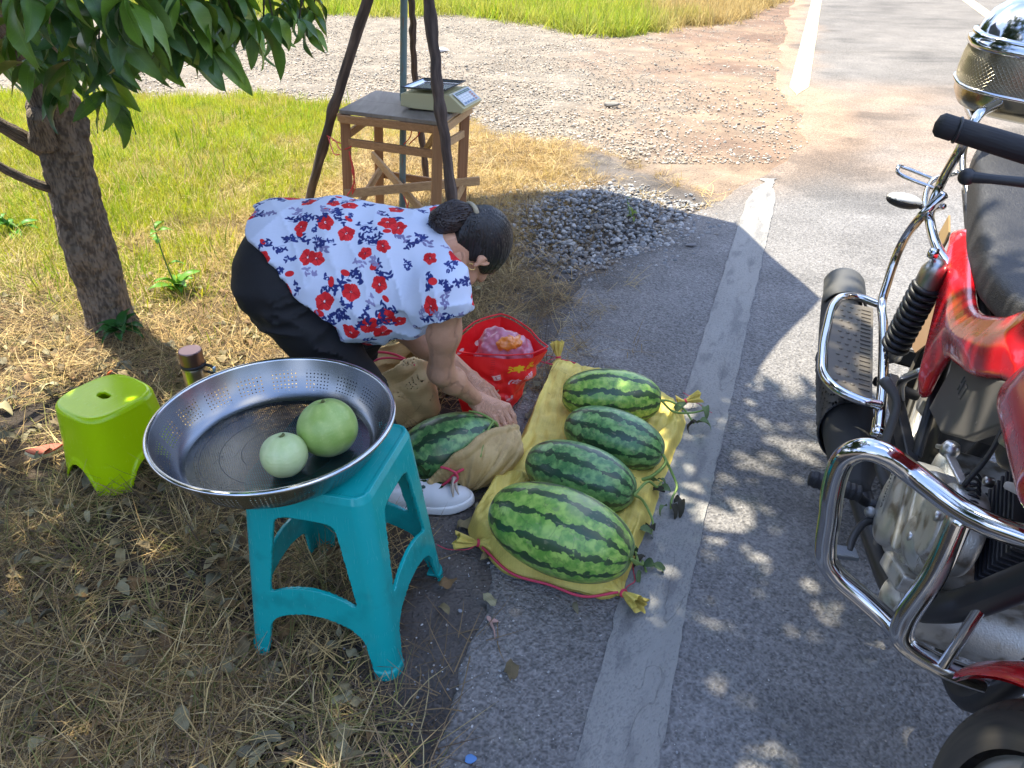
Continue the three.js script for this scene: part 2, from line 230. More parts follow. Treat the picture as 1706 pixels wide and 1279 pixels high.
{
  // worn thermoplastic edge line, broken where the dirt of the entrance covers it
  const crack = (u, v) => { const w = tfbm(u, v, 6, 4, 41), d = Math.abs(tfbm(u + 0.13 * w, v + 0.2 * w, 4, 3, 44) - 0.5); return sstep(0.006, 0.0, d - 0.003 * tnoise(u * 40, v * 40, 40, 4)) * sstep(0.5, 0.62, tfbm(u, v, 3, 2, 61)); };
  const paint = colorTex(512, 1024, (u, v) => { const a = aggregate(u * 0.33, v * 0.66), worn = sstep(0.5, 0.78, tfbm(u, v, 9, 5, 31)); let c = mix3([0.27, 0.258, 0.235], [0.165, 0.158, 0.152], clamp(worn * 0.75 + sstep(0.55, 0.15, a) * 0.65)); const k = 0.86 + 0.22 * tfbm(u, v, 5, 3, 8); return mix3([c[0] * k, c[1] * k, c[2] * k], [0.06, 0.057, 0.055], crack(u, v) * 0.25); });
  const pb = dataTex(512, 1024, (u, v) => aggregate(u * 0.33, v * 0.66) * 0.6 + 0.3 - crack(u, v) * 0.3);
  const strip = (name, pts, w, d0, d1, m, label, fade) => {
    const pos = [], uv = [], idx = []; let j = 0;
    for (let D = d0; D <= d1; D += D < 10 ? 0.03 : 0.25, j++) { const x = piece(pts, D), f0 = fade ? fade(D) : [0, 0], jl = (fbm(D * 30, 2, 0, 3) - 0.5) * 0.012, jr = (fbm(D * 30, 7, 0, 3) - 0.5) * 0.012;
      for (let k = 0; k <= 4; k++) { const t = lerp(f0[0], 1 - f0[1], k / 4); pos.push(x + w * t + (k === 0 ? jl : k === 4 ? jr : 0), 0.0085, -D); uv.push(t * 0.5, D / 1); } }
    for (let a = 0; a < j - 1; a++) for (let k = 0; k < 4; k++) { const o = a * 5 + k; idx.push(o, o + 1, o + 5, o + 1, o + 6, o + 5); }
    tag(mesh(name, geo(pos, idx, uv), m), label, 'road line', null, 'structure');
  };
  const near = mat({ map: paint, bumpMap: pb, bumpScale: 0.004, roughness: 0.8 }), bright = mat({ map: paint, color: rgb(2.4, 2.15, 1.4), roughness: 0.8 });
  strip('road_edge_line', LINE_L, 0.163, -3, 4.66, near, 'pale worn edge line running along the near road', (D) => { const s = sstep(4.2, 4.66, D); return [s * 0.7 * fbm(D * 14, 1, 0, 3), s * 0.4 * fbm(D * 11, 4, 0, 3)]; });
  strip('road_edge_line', LINE_L, 0.18, 7.1, 60, bright, 'bright cream edge line beyond the dirt entrance', (D) => { const s = sstep(7.55, 7.1, D); return [s * 0.5, s * 0.5]; });
  strip('road_centre_line', [[-3, 1.84], [10, 6.14], [15.65, 8.2], [60, 24]], 0.2, -3, 60, bright, 'cream centre line crossing the far right corner of the road');
}

// ---------------------------------------------------------------- what covers the ground: straw, grass, gravel, leaves
function blade(r, o) {                                          // one curved blade, appended to o
  const L = o.len * lerp(0.6, 1.3, r()), w = o.w * lerp(0.6, 1.3, r()), az = r() * 6.283, tilt = lerp(o.t0, o.t1, r()), bend = lerp(-0.5, 1.0, r()) * o.bend, yaw = (r() - 0.5) * 1.4, n = o.seg ?? 3;
  let x = (r() - 0.5) * o.spread, z = (r() - 0.5) * o.spread, y = (r() * (o.lift ?? 0)), t = tilt, a = az; const b = o.pos.length / 3;
  for (let i = 0; i <= n; i++) {
    const ww = w * (i === n ? 0.12 : 1 - 0.35 * i / n) * 0.5, sx = -Math.sin(a) * ww, sz = Math.cos(a) * ww, k = (r() - 0.5) * 0.25;
    o.pos.push(x + sx, y + k * ww, z + sz, x - sx, y - k * ww, z - sz);
    if (i < n) { const s = b + i * 2; o.idx.push(s, s + 1, s + 2, s + 1, s + 3, s + 2); }
    x += Math.cos(a) * Math.cos(t) * L / n; z += Math.sin(a) * Math.cos(t) * L / n; y = Math.max(0.001, y + Math.sin(t) * L / n); t -= bend / n; a += yaw / n;
  }
}
function clump(seed, count, o) { const r = rng(seed), q = { ...o, pos: [], idx: [] }; for (let i = 0; i < count; i++) blade(r, q); return geo(q.pos, q.idx); }
function scatter(name, geos, m, spots, label, category, parent) {   // spots: [x, y, z, turn, scale, [r, g, b], tilt]
  const root = new THREE.Group(); root.name = parent ? name : numbered(name); (parent || scene).add(root); tag(root, label, category, null, 'stuff');
  geos.forEach((g, k) => { const mine = spots.filter((_, i) => i % geos.length === k); if (!mine.length) return;
    const im = new THREE.InstancedMesh(g, m, mine.length); im.name = geos.length > 1 ? name + '_variety' : name + '_pieces'; im.userData.kind = 'stuff'; im.castShadow = im.receiveShadow = true;
    const M = new THREE.Matrix4(), q = new THREE.Quaternion(), e = new THREE.Euler(), c = new THREE.Color();
    mine.forEach((s, i) => { e.set((s[6] || 0) * Math.cos(s[3] * 7), s[3], (s[6] || 0) * Math.sin(s[3] * 5)); M.compose(V(s[0], s[1], s[2]), q.setFromEuler(e), typeof s[4] === 'number' ? V(s[4], s[4], s[4]) : V(...s[4])); im.setMatrixAt(i, M); im.setColorAt(i, c.setRGB(...s[5])); });
    root.add(im); });
  return root;
}
const leafy = (o) => phys({ specularIntensity: 0.25, roughness: 0.85, transmission: 0.35, thickness: 0, side: THREE.DoubleSide, ...o });
const KEEP_OUT = (X, D) => (Math.hypot((X + 1.57), D - 2.7) < 0.1);
{
  // dry mown straw around the stools and the tree
  const r = rng(11), spots = [], tones = [[0.54, 0.38, 0.16], [0.42, 0.28, 0.12], [0.25, 0.17, 0.09], [0.52, 0.4, 0.2], [0.17, 0.12, 0.07], [0.13, 0.09, 0.06], [0.2, 0.19, 0.06]];
  for (let i = 0; i < 26000; i++) {
    const D = lerp(0.55, 5.6, Math.pow(r(), 1.35)), half = D * 0.85 + 0.35, X = lerp(-half, Math.min(half, 1.3), r());
    const z = zones(X, D); let p = (1 - z.open) * (1 - z.bare * 0.93) * (1 - z.green * 0.55); { const dk = sstep(2.1, 1.3, D); p *= 1 - 0.35 * sstep(-0.55, -0.25, X) * dk; } if (KEEP_OUT(X, D) || X > roadEdge(D) + 0.03 || r() > p * (D < 2.4 ? (0.5 + z.n1 * 1.2) * (0.3 + 1.25 * sstep(0.36, 0.62, fbm(X * 6.5, D * 6.5, 9, 2))) : 0.8)) continue;
    let t = tones[Math.floor(r() * (D > 3 ? 4.6 : tones.length))]; const k = lerp(0.65, 1.35, r()); t = mix3(t, [0.3, 0.34, 0.07], z.green * 0.7 * r());
    spots.push([X, groundY(X, D), -D, r() * 6.283, lerp(0.6, 1.2, r()), [t[0] * k, t[1] * k, t[2] * k], (r() - 0.5) * 0.3]);
  }
  for (let i = 0; i < 1500; i++) {                              // thin straw over the bare soil and the near side of the gravel heap
    const D = lerp(2.2, 4.0, r()), X = lerp(-0.35, 0.6, r() * r()), q = sstep(0.55, -0.1, X - (D - 2.4) * 0.22) * fbm(X * 5, D * 5, 3, 3) * 1.7; if (r() > q * 0.75) continue;
    const t = tones[Math.floor(r() * 6)], k = lerp(0.6, 1.0, r()); spots.push([X, 0.0, -D, r() * 6.283, lerp(0.6, 1.05, r()), [t[0] * k, t[1] * k, t[2] * k], (r() - 0.5) * 0.3]);
  }
  const o = { len: 0.12, w: 0.0024, t0: -0.05, t1: 0.55, bend: 0.9, spread: 0.09, lift: 0.018 };
  scatter('dry_straw', [1, 2, 3, 4, 5, 6, 7].map((s) => clump(s, s > 5 ? 20 : 13, { ...o, t1: s === 5 ? 1.2 : 0.5, len: s > 5 ? 0.06 : 0.12, w: s > 5 ? 0.0015 : 0.0024 })), leafy({ transmission: 0.15 }), spots, 'dry brown straw and mown grass covering the verge', 'straw');
}
{
  // living grass behind the tree
  const r = rng(12), spots = [];
  for (let i = 0; i < 30000; i++) {
    const D = lerp(2.4, 7.6, r()), X = lerp(-D * 0.82 - 0.4, 1.2, r()), z = zones(X, D), dry = (1 - z.open) * (1 - z.bare) * sstep(3.2, 4.4, D) * (1 - z.green);
    const p = z.green * 0.95 + dry * 0.75; if (r() > p) continue;
    const g = z.green / (p + 1e-6), k = lerp(0.75, 1.2, r()), f = clamp(g * 1.3 - 0.85 * r() + z.n2 * 1.3 + z.n1 * 0.5);
    const c = mix3([0.54, 0.39, 0.13], mix3([0.52, 0.48, 0.03], [0.24, 0.37, 0.012], r()), f);
    spots.push([X, groundY(X, D), -D, r() * 6.283, lerp(0.55, 1.1, r()) * lerp(0.5, 1, f), [c[0] * k, c[1] * k, c[2] * k], (r() - 0.5) * 0.3]);
  }
  for (let i = 0; i < 2600; i++) {                              // taller tufts and dry stalks standing in patches
    const D = lerp(3.0, 7.4, r()), X = lerp(-D * 0.82 - 0.4, 0.4, r()), z = zones(X, D), pt = sstep(0.56, 0.66, fbm(X * 1.7 + 9, D * 1.7, 4, 3)); if (z.open > 0.3 || r() > pt * sstep(-0.75, -1.3, X) * 0.6) continue;
    const c = r() < 0.45 ? [0.55, 0.42, 0.18] : mix3([0.36, 0.42, 0.03], [0.16, 0.28, 0.015], r()), k = lerp(0.7, 1.15, r()); spots.push([X, groundY(X, D), -D, r() * 6.283, lerp(0.95, 1.6, r()), [c[0] * k, c[1] * k, c[2] * k], (r() - 0.5) * 0.5]);
  }
  const o = { len: 0.09, w: 0.004, t0: 0.05, t1: 1.35, bend: 1.4, spread: 0.11 };
  scatter('grass', [21, 22, 23].map((s) => clump(s, 15, o)), leafy({ transmission: 0.45 }), spots, 'sunlit yellow green grass on the verge behind the tree', 'grass');
  const far = []; const q = rng(13);
  for (let i = 0; i < 26000; i++) {
    const D = lerp(10.5, 22, Math.pow(q(), 1.5)), X = lerp(-D * 0.4 - 2, 7, q()), z = zones(X, D); if (X > roadEdge(D) - 0.1 || q() > z.far * 0.95) continue;
    const f = sstep(2.6, 1.4, X + z.n1 * 2) * (0.55 + 0.6 * q()), k = lerp(0.75, 1.2, q()), c = mix3([0.52, 0.39, 0.16], mix3([0.5, 0.5, 0.05], [0.28, 0.4, 0.03], q()), f);
    far.push([X, 0, -D, q() * 6.283, lerp(0.7, 1.8, q()), [c[0] * k, c[1] * k, c[2] * k], 0]);
  }
  scatter('grass', [31, 32].map((s) => clump(s, 11, { len: 0.17, w: 0.009, t0: 0.6, t1: 1.5, bend: 0.9, spread: 0.22 })), leafy({ transmission: 0.45 }), far, 'strip of taller green grass beyond the gravel', 'grass');
}
function stone(seed, flat = 0.6) { const g = new THREE.IcosahedronGeometry(1, 1), p = g.attributes.position; const r = rng(seed), ox = r() * 50; for (let i = 0; i < p.count; i++) { const x = p.getX(i), y = p.getY(i), z = p.getZ(i), k = 0.72 + 0.55 * noise3(x * 1.3 + ox, y * 1.3, z * 1.3); p.setXYZ(i, x * k, y * k * flat, z * k * 0.8); } const m = mergeVertices(new THREE.BufferGeometry().setAttribute('position', p)); return toCreasedNormals(m, 0.5); }
const PILE = [[-0.03, 4.12], [0.16, 4.4], [0.4, 4.52], [0.65, 4.44], [0.95, 4.14], [0.84, 3.72], [0.55, 3.45], [0.28, 3.35], [0.0, 3.45], [-0.1, 3.8]];
const STONES = [51, 52, 53, 54, 55].map((s) => stone(s));
const stoneMat = mat({ roughness: 0.9, bumpMap: dataTex(128, 128, (u, v) => tfbm(u, v, 16, 4, 2)), bumpScale: 0.001 });
const greys = [[0.4, 0.39, 0.37], [0.3, 0.3, 0.3], [0.5, 0.48, 0.45], [0.34, 0.3, 0.26], [0.22, 0.23, 0.24]];
{
  const r = rng(61), spots = [];
  for (let i = 0; i < 10500; i++) {
    const X = lerp(-0.35, 1.3, r()), D = lerp(3.0, 4.9, r()), e = polyDist(PILE, X, D); if (e < -0.28 * r() * r()) continue;
    const hgt = 0.075 * sstep(0, 0.35, e), s = lerp(0.007, 0.0185, r() * r()), c = greys[Math.floor(r() * 5)], k = lerp(0.55, 1.0, r());
    spots.push([X, hgt * r() + s * 0.2, -D, r() * 6.283, s, [c[0] * k, c[1] * k, c[2] * k], (r() - 0.5) * 1.6]);
  }
  scatter('gravel_pile', STONES, stoneMat, spots, 'low heap of grey gravel half in shade beside the road', 'gravel');
}
{
  const r = rng(62), spots = [];
  for (let i = 0; i < 60000; i++) {
    const D = 5 + 9.5 * Math.pow(r(), 1.3), X = lerp(-D * 0.6 - 0.6, Math.min(roadEdge(D), 6), r()), z = zones(X, D), st = z.stony * z.open * (1 - z.far) * (0.35 + 1.3 * fbm(X * 0.9, D * 0.9, 5, 3));
    if (r() > st * 1.1 + z.open * (1 - z.far) * 0.05) continue; const s = lerp(0.006, 0.02, r() * r() * r()), c = greys[Math.floor(r() * 5)], k = lerp(0.6, 1.25, r());
    spots.push([X, s * 0.12, -D, r() * 6.283, s, [c[0] * k * 1.12, c[1] * k * 0.98, c[2] * k * 0.8], (r() - 0.5)]);
  }
  for (let i = 0; i < 1500; i++) { const D = lerp(0.7, 4.6, r()), X = roadEdge(D) + (r() + r() - 1.2) * 0.4; const s = lerp(0.0015, 0.006, r() * r() * r()), c = greys[Math.floor(r() * 5)]; spots.push([X, 0.004 + s * 0.2, -D, r() * 6.283, s, c, r()]); }
  for (let i = 0; i < 1300; i++) { const D = lerp(0.7, 5, r()), X = roadEdge(D) + r() * r() * 2.2; const s = lerp(0.001, 0.0035, r() * r()), c = greys[Math.floor(r() * 5)]; spots.push([X, 0.005 + s * 0.2, -D, r() * 6.283, s, c, r()]); }
  scatter('gravel', STONES, stoneMat, spots, 'pale gravel spread over the open ground behind the table', 'gravel');
}
// leaves: a folded lance-shaped blade, base at the origin, tip along +x, drooping
function leafGeo(L, w, droop, fold, n = 6, wave = 0.0, seed = 1) {
  const pos = [], idx = [], uv = [], r = rng(seed), ph = r() * 6; let x = 0, y = 0, t = 0.25;
  for (let i = 0; i <= n; i++) { const s = i / n, ww = w * Math.pow(Math.sin(Math.PI * Math.pow(s * 0.97 + 0.015, 0.82)), 0.8) * 0.5, wv = wave * w * Math.sin(s * 9 + ph);
    pos.push(x, y + fold * ww + wv, -ww, x, y, 0, x, y + fold * ww - wv, ww); uv.push(s, 0, s, 0.5, s, 1);
    if (i < n) { const o = i * 3; idx.push(o, o + 1, o + 3, o + 1, o + 4, o + 3, o + 1, o + 2, o + 4, o + 2, o + 5, o + 4); }
    x += Math.cos(t) * L / n; y += Math.sin(t) * L / n; t -= droop / n; }
  return geo(pos, idx, uv);
}
const leafMap = canvasTex(256, 128, (c, w, h) => { c.fillStyle = '#c9d6c0'; c.fillRect(0, 0, w, h); c.strokeStyle = '#eef6dc'; c.lineWidth = 4; c.beginPath(); c.moveTo(0, h / 2); c.lineTo(w, h / 2); c.stroke(); c.lineWidth = 1.4; c.globalAlpha = 0.6; for (let i = 8; i < w; i += 17) { c.beginPath(); c.moveTo(i, h / 2); c.lineTo(i + 30, 0); c.moveTo(i, h / 2); c.lineTo(i + 30, h); c.stroke(); } });
{
  const r = rng(71), spots = [], tones = [[0.34, 0.17, 0.08], [0.4, 0.27, 0.16], [0.28, 0.18, 0.11], [0.5, 0.38, 0.26], [0.3, 0.23, 0.17]];
  for (let i = 0; i < 1100; i++) { const D = lerp(0.6, 3.4, Math.pow(r(), 1.2)), X = lerp(-D * 0.85 - 0.2, 0.2, r()), z = zones(X, D); if (z.bare > 0.5 && r() > 0.12 || D > 2.9 && r() > 0.4) continue; const c = tones[Math.floor(r() * 5)], k = lerp(0.6, 1.2, r());
    spots.push([X, groundY(X, D) + 0.014 + 0.02 * r(), -D, r() * 6.283, lerp(0.4, 0.95, r()), [c[0] * k, c[1] * k, c[2] * k], (r() - 0.5) * 0.35]); }
  scatter('fallen_leaves', [leafGeo(0.085, 0.034, 1.3, 0.5, 6, 0.2, 3), leafGeo(0.08, 0.03, 1.9, 0.8, 6, 0.15, 4).rotateX(0.4), leafGeo(0.07, 0.04, 0.7, -0.4, 6, 0.25, 5)], mat({ map: leafMap, roughness: 0.8, side: THREE.DoubleSide }), spots, 'curled brown fallen leaves lying in the straw', 'fallen leaves');
}
// ---------------------------------------------------------------- stools, pan, melons
const box2 = (x, z, hx, hz, r) => { const a = Math.abs(x) - hx + r, b = Math.abs(z) - hz + r, A = Math.max(a, 0), B = Math.max(b, 0); return Math.sqrt(A * A + B * B) + Math.min(Math.max(a, b), 0) - r; };
const scuff = dataTex(512, 512, (u, v) => { const a = tfbm(u, v, 14, 5, 77), s = sstep(0.75, 0.9, tnoise(u * 180 + 5 * tnoise(u * 6, v * 6, 6, 4), v * 14, 14, 6)); return 0.34 + 0.3 * a + 0.22 * s; });
{
  const t = thing('plastic_stool', 'tall teal plastic stool with cut-out sides carrying the steel pan', 'stool', W(-0.374, 0, 1.272)); t.rotation.y = -0.236;
  const H = 0.452, f = (x, y, z) => {
    const h = lerp(0.172, 0.133, clamp(y / H)) + 0.003 * sstep(0.022, 0.016, y), d = box2(x, z, h, h, 0.034);
    const shell = Math.abs(d + 0.0045) - 0.0045, slab = Math.max(Math.abs(y - H + 0.0045) - 0.0045, d);
    let o = smin(Math.max(shell, y - H), slab, 0.008);
    o = Math.max(o, d + Math.max(0, 0.012 - (H - y)) * 0.35);
    for (const q of [x, z]) {
      const face = q === x ? Math.abs(z) - 0.06 : Math.abs(x) - 0.06, a = Math.abs(q);
      const up = smax(smax(a - (0.064 + (0.385 - y) * 0.17), y - 0.388 + a * a * 1.2, 0.02), 0.212 - a * a * 3 - y, 0.012), low = smax(a - (0.098 + (0.14 - y) * 0.2), y - 0.142 + a * a * 3.2, 0.02);
      o = Math.max(o, -Math.max(Math.min(up, low), -face));
    }
    return o * 0.85;
  };
  const grime = colorTex(512, 512, (u, v) => { const n = tfbm(u, v, 6, 5, 50), s = tnoise(u * 150 + 4 * tnoise(u * 5, v * 5, 5, 3), v * 9, 9, 8), d = sstep(0.52, 0.8, n) * 0.35 + sstep(0.93, 0.99, tnoise(u * 90, v * 90, 90, 17)) * 0.4; return mix3(mix3([1, 1, 1], [1.0, 1.0, 0.98], s), [0.5, 0.45, 0.4], d); });
  const teal = phys({ color: rgb(0.005, 0.37, 0.36), map: grime, roughness: 0.42, roughnessMap: scuff, clearcoat: 0.15, clearcoatRoughness: 0.4 });
  const g = sdfMesh(f, [-0.186, -0.004, -0.186], [0.186, 0.458, 0.186], 0.0037, boxUV(3), 1);
  mesh('seat_and_legs', g, teal, t);
  for (const [sx, sz] of [[1, 1], [1, -1], [-1, 1], [-1, -1]]) { const q = new THREE.Shape(); q.moveTo(0, 0); q.lineTo(0.034, 0); q.lineTo(0, 0.034); mesh('foot_pad', rbox(0.03, 0.008, 0.03, 0.003).translate(sx * 0.15, 0.004, sz * 0.15), teal, t); }
}
{
  const t = thing('plastic_stool', 'small lime green plastic stool with solid sides and a slot in its seat', 'stool', W(-1.155, -0.004, 1.84)); t.rotation.y = -0.554;
  const H = 0.236, sq = (x, z, h) => { const n = 3.2, a = Math.pow(Math.pow(Math.abs(x / h), n) + Math.pow(Math.abs(z / h), n), 1 / n); return (a - 1) * h; };
  const f = (x, y, z) => {
    const yy = clamp(y / H), h = lerp(0.142, 0.113, Math.pow(yy, 0.8)), d0 = sq(x, z, h) * 0.9;
    let lip = 0; for (const q of [x, z]) { const other = q === x ? z : x; if (Math.abs(other) > Math.abs(q)) { const e = Math.abs(y - 0.078 + q * q * 14); lip = Math.max(lip, sstep(0.02, 0.004, e) * 0.004); } }
    const d = d0 - lip, shell = Math.abs(d + 0.005) - 0.005, slab = Math.max(Math.abs(y - H + 0.005) - 0.005, d);
    let o = smin(Math.max(shell, y - H), slab, 0.012); o = smax(o, d + Math.max(0, 0.014 - (H - y)) * 0.6, 0.006); o = smax(o, y - H + 0.002 * 0, 0.006);
    for (const q of [x, z]) { const face = q === x ? Math.abs(z) - 0.05 : Math.abs(x) - 0.05; o = Math.max(o, -Math.max(y - 0.072 + q * q * 14, -face)); }
    return Math.max(o, -Math.max(box2(x, z, 0.022, 0.012, 0.011), H - 0.05 - y)) * 0.85;
  };
  const scr = canvasTex(512, 512, (c, w, h) => { c.fillStyle = '#e6ece0'; c.fillRect(0, 0, w, h); const r = rng(5); for (let i = 0; i < 260; i++) { c.strokeStyle = `rgba(255,255,255,${0.15 + 0.5 * r()})`; c.lineWidth = 0.6 + r(); const x = r() * w, y = r() * h, a = r() * 6.3, l = 6 + 30 * r(); c.beginPath(); c.moveTo(x, y); c.lineTo(x + Math.cos(a) * l, y + Math.sin(a) * l); c.stroke(); } }, true, true);
  const g = sdfMesh(f, [-0.15, -0.003, -0.15], [0.15, 0.242, 0.15], 0.0034, boxUV(4.1), 1);
  mesh('seat_and_sides', g, phys({ color: rgb(0.72, 0.97, 0.003), map: scr, roughness: 0.42, roughnessMap: scuff, transmission: 0.2, thickness: 0, side: THREE.DoubleSide }), t);
}
{
  const t = thing('steel_pan', 'wide perforated stainless steel pan on top of the teal stool', 'pan', W(-0.478, 0.4535, 1.28));
  const steel = mat({ color: rgb(0.31, 0.315, 0.32), metalness: 1, roughness: 0.26, roughnessMap: dataTex(512, 512, (u, v) => 0.75 + 0.5 * tfbm(u * 3, v, 6, 4, 3)), side: THREE.DoubleSide });
  const wallA = dataTex(2048, 128, (u, v) => { const blocks = 18, b = (u * blocks) % 1, px = u * 2048, py = v * 128; if (b < 0.12 || b > 0.86 || v < 0.3 || v > 0.78) return 1; const gx = (px % 12.64) - 6.32, gy = (py % 10.6) - 5.3; return Math.hypot(gx, gy * 1.1) < 2.4 ? 0 : 1; });
  wallA.needsUpdate = true;
  const wall = []; for (let i = 0; i <= 14; i++) { const s = i / 14; wall.push([0.183 + 0.044 * Math.pow(s, 0.7) + 0.006 * s, 0.002 + 0.078 * Math.pow(s, 1.3)]); }
  const holed = steel.clone(); holed.alphaMap = wallA; holed.alphaTest = 0.5;
  mesh('wall', lathe(wall, 96), holed, t);
  const rim = []; for (let i = 0; i <= 12; i++) { const a = Math.PI - i / 12 * Math.PI * 1.6; rim.push([0.238 + Math.cos(a) * 0.0055, 0.0795 + Math.sin(a) * 0.0045]); }
  mesh('rim', lathe(rim, 96), mat({ color: rgb(0.62, 0.62, 0.62), metalness: 1, roughness: 0.16 }), t);
  const floorA = dataTex(1024, 1024, (u, v) => { const x = u - 0.5, y = v - 0.5, R = Math.hypot(x, y); if (R > 0.46) return 1; const s = 1 / 78, row = Math.floor(y / s), gx = ((x + (row & 1 ? s / 2 : 0)) / s % 1 + 1) % 1 - 0.5, gy = (y / s % 1 + 1) % 1 - 0.5; return Math.hypot(gx, gy) < 0.24 ? 0 : 1; });
  const scratch = canvasTex(1024, 1024, (c, w, h) => { c.fillStyle = '#585858'; c.fillRect(0, 0, w, h); const r = rng(8); for (let i = 0; i < 900; i++) { const g = 90 + Math.floor(150 * r()); c.strokeStyle = `rgba(${g},${g},${g},${0.1 + 0.4 * r()})`; c.lineWidth = 0.5 + 1.6 * r() * r(); const x = r() * w, y = r() * h, a = r() * 6.3, l = 10 + 120 * r() * r(); c.beginPath(); c.moveTo(x, y); c.quadraticCurveTo(x + Math.cos(a) * l * 0.5 + 14 * (r() - 0.5), y + Math.sin(a) * l * 0.5, x + Math.cos(a) * l, y + Math.sin(a) * l); c.stroke(); } for (const R of [90, 210, 330, 440]) { c.strokeStyle = 'rgba(190,190,190,.45)'; c.lineWidth = 3; c.beginPath(); c.arc(w / 2, h / 2, R, 0.4 * R, 0.4 * R + 4.6); c.stroke(); } }, false, false);
  const base = mat({ color: rgb(0.19, 0.21, 0.235), metalness: 1, roughness: 0.72, roughnessMap: scratch, alphaMap: floorA, alphaTest: 0.5, bumpMap: scratch, bumpScale: 0.0006, side: THREE.DoubleSide });
  const disc = new THREE.CircleGeometry(0.1835, 80).rotateX(-Math.PI / 2).translate(0, 0.0022, 0); mesh('bottom', disc, base, t);
}
function roundMelon(r, flat, seed, skin) {
  const g = new THREE.SphereGeometry(1, 64, 48), p = g.attributes.position;
  for (let i = 0; i < p.count; i++) { let x = p.getX(i), y = p.getY(i), z = p.getZ(i); const q = Math.hypot(x, z), k = 1 + 0.012 * Math.cos(Math.atan2(z, x) * 5 + seed) * q + 0.02 * (noise3(x * 1.6 + seed, y * 1.6, z * 1.6) - 0.5), dim = -0.13 * Math.exp(-q * q * 26) * (y > 0 ? 1 : 0.3); p.setXYZ(i, x * r * k, (y * (1 + dim)) * r * flat * k, z * r * k); }
  g.computeVertexNormals(); return g;
}
{
  const skin = (pale, deep, seed) => colorTex(512, 256, (u, v) => { const n = tfbm(u, v, 10, 5, seed), st = Math.pow(Math.abs(Math.sin(u * Math.PI * 11 + 2.5 * tfbm(u, v, 5, 3, seed + 4))), 3), sp = tnoise(u * 160, v * 80, 160, seed + 2) > 0.8 ? 0.25 : 0; let c = mix3(deep, pale, clamp(0.15 + 0.75 * n * (0.6 + 0.4 * st) + sp * 0.6)); c = mix3(c, [0.62, 0.66, 0.46], sstep(0.3, 0.06, v + 0.12 * (n - 0.5)) * 0.8); return mix3(c, [0.2, 0.22, 0.05], sstep(0.94, 0.985, v)); });
  const m = (pale, deep, seed) => phys({ map: skin(pale, deep, seed), roughness: 0.42, clearcoat: 0.25, clearcoatRoughness: 0.35, bumpMap: dataTex(256, 128, (u, v) => tfbm(u, v, 40, 3, seed)), bumpScale: 0.0008 });
  const make = (label, pos, r, flat, mm, seed, tilt) => { const t = thing('round_melon', label, 'melon', pos, null); t.rotation.set(...tilt); mesh('rind', roundMelon(r, flat, seed), mm, t); mesh('stem', tube([V(0, r * flat * 0.86, 0), V(0.001, r * flat * 0.93, 0.002), V(0.004, r * flat * 0.98, 0.004)], [0.004, 0.0028, 0.0032], 8, 8), mat({ color: rgb(0.12, 0.13, 0.04), roughness: 0.8 }), t); };
  make('larger mottled green round melon in the steel pan', W(-0.37, 0.5145, 1.272), 0.0605, 0.97, m([0.5, 0.6, 0.19], [0.2, 0.36, 0.05], 3), 3, [-0.35, 0.4, 0.18]);
  make('smaller whitish green round melon in the steel pan', W(-0.442, 0.5, 1.2), 0.0455, 0.96, m([0.66, 0.72, 0.38], [0.46, 0.58, 0.23], 9), 8, [-0.45, 1.4, 0.25]);
}
{
  const t = thing('thermos', 'steel thermos flask with a dark carrying strap standing behind the pan', 'thermos', W(-0.985, 0, 2.06));
  const st = mat({ color: rgb(0.5, 0.47, 0.44), metalness: 1, roughness: 0.28 }), bl = mat({ color: rgb(0.02, 0.02, 0.022), roughness: 0.5 });
  mesh('body', lathe([[0, 0], [0.036, 0], [0.037, 0.004], [0.037, 0.19], [0.034, 0.2], [0.032, 0.205]], 40), st, t);
  mesh('lid', lathe([[0.033, 0.206], [0.035, 0.208], [0.035, 0.25], [0.034, 0.254], [0.032, 0.2555], [0.03, 0.2548], [0, 0.2545]], 40), mat({ color: rgb(0.3, 0.2, 0.19), metalness: 1, roughness: 0.38 }), t);
  mesh('neck_ring', lathe([[0.0345, 0.198], [0.038, 0.2], [0.0385, 0.207], [0.036, 0.21]], 40), bl, t);
  mesh('strap', tube([V(0.037, 0.203, 0), V(0.055, 0.2, 0.004), V(0.064, 0.188, 0.006), V(0.056, 0.176, 0.004), V(0.039, 0.178, 0)], 0.0045, 8, 30), bl, t);
  mesh('buckle', rbox(0.008, 0.016, 0.014, 0.003).translate(0.064, 0.19, 0.006), mat({ color: rgb(0.3, 0.45, 0.65), metalness: 0.6, roughness: 0.3 }), t);
}
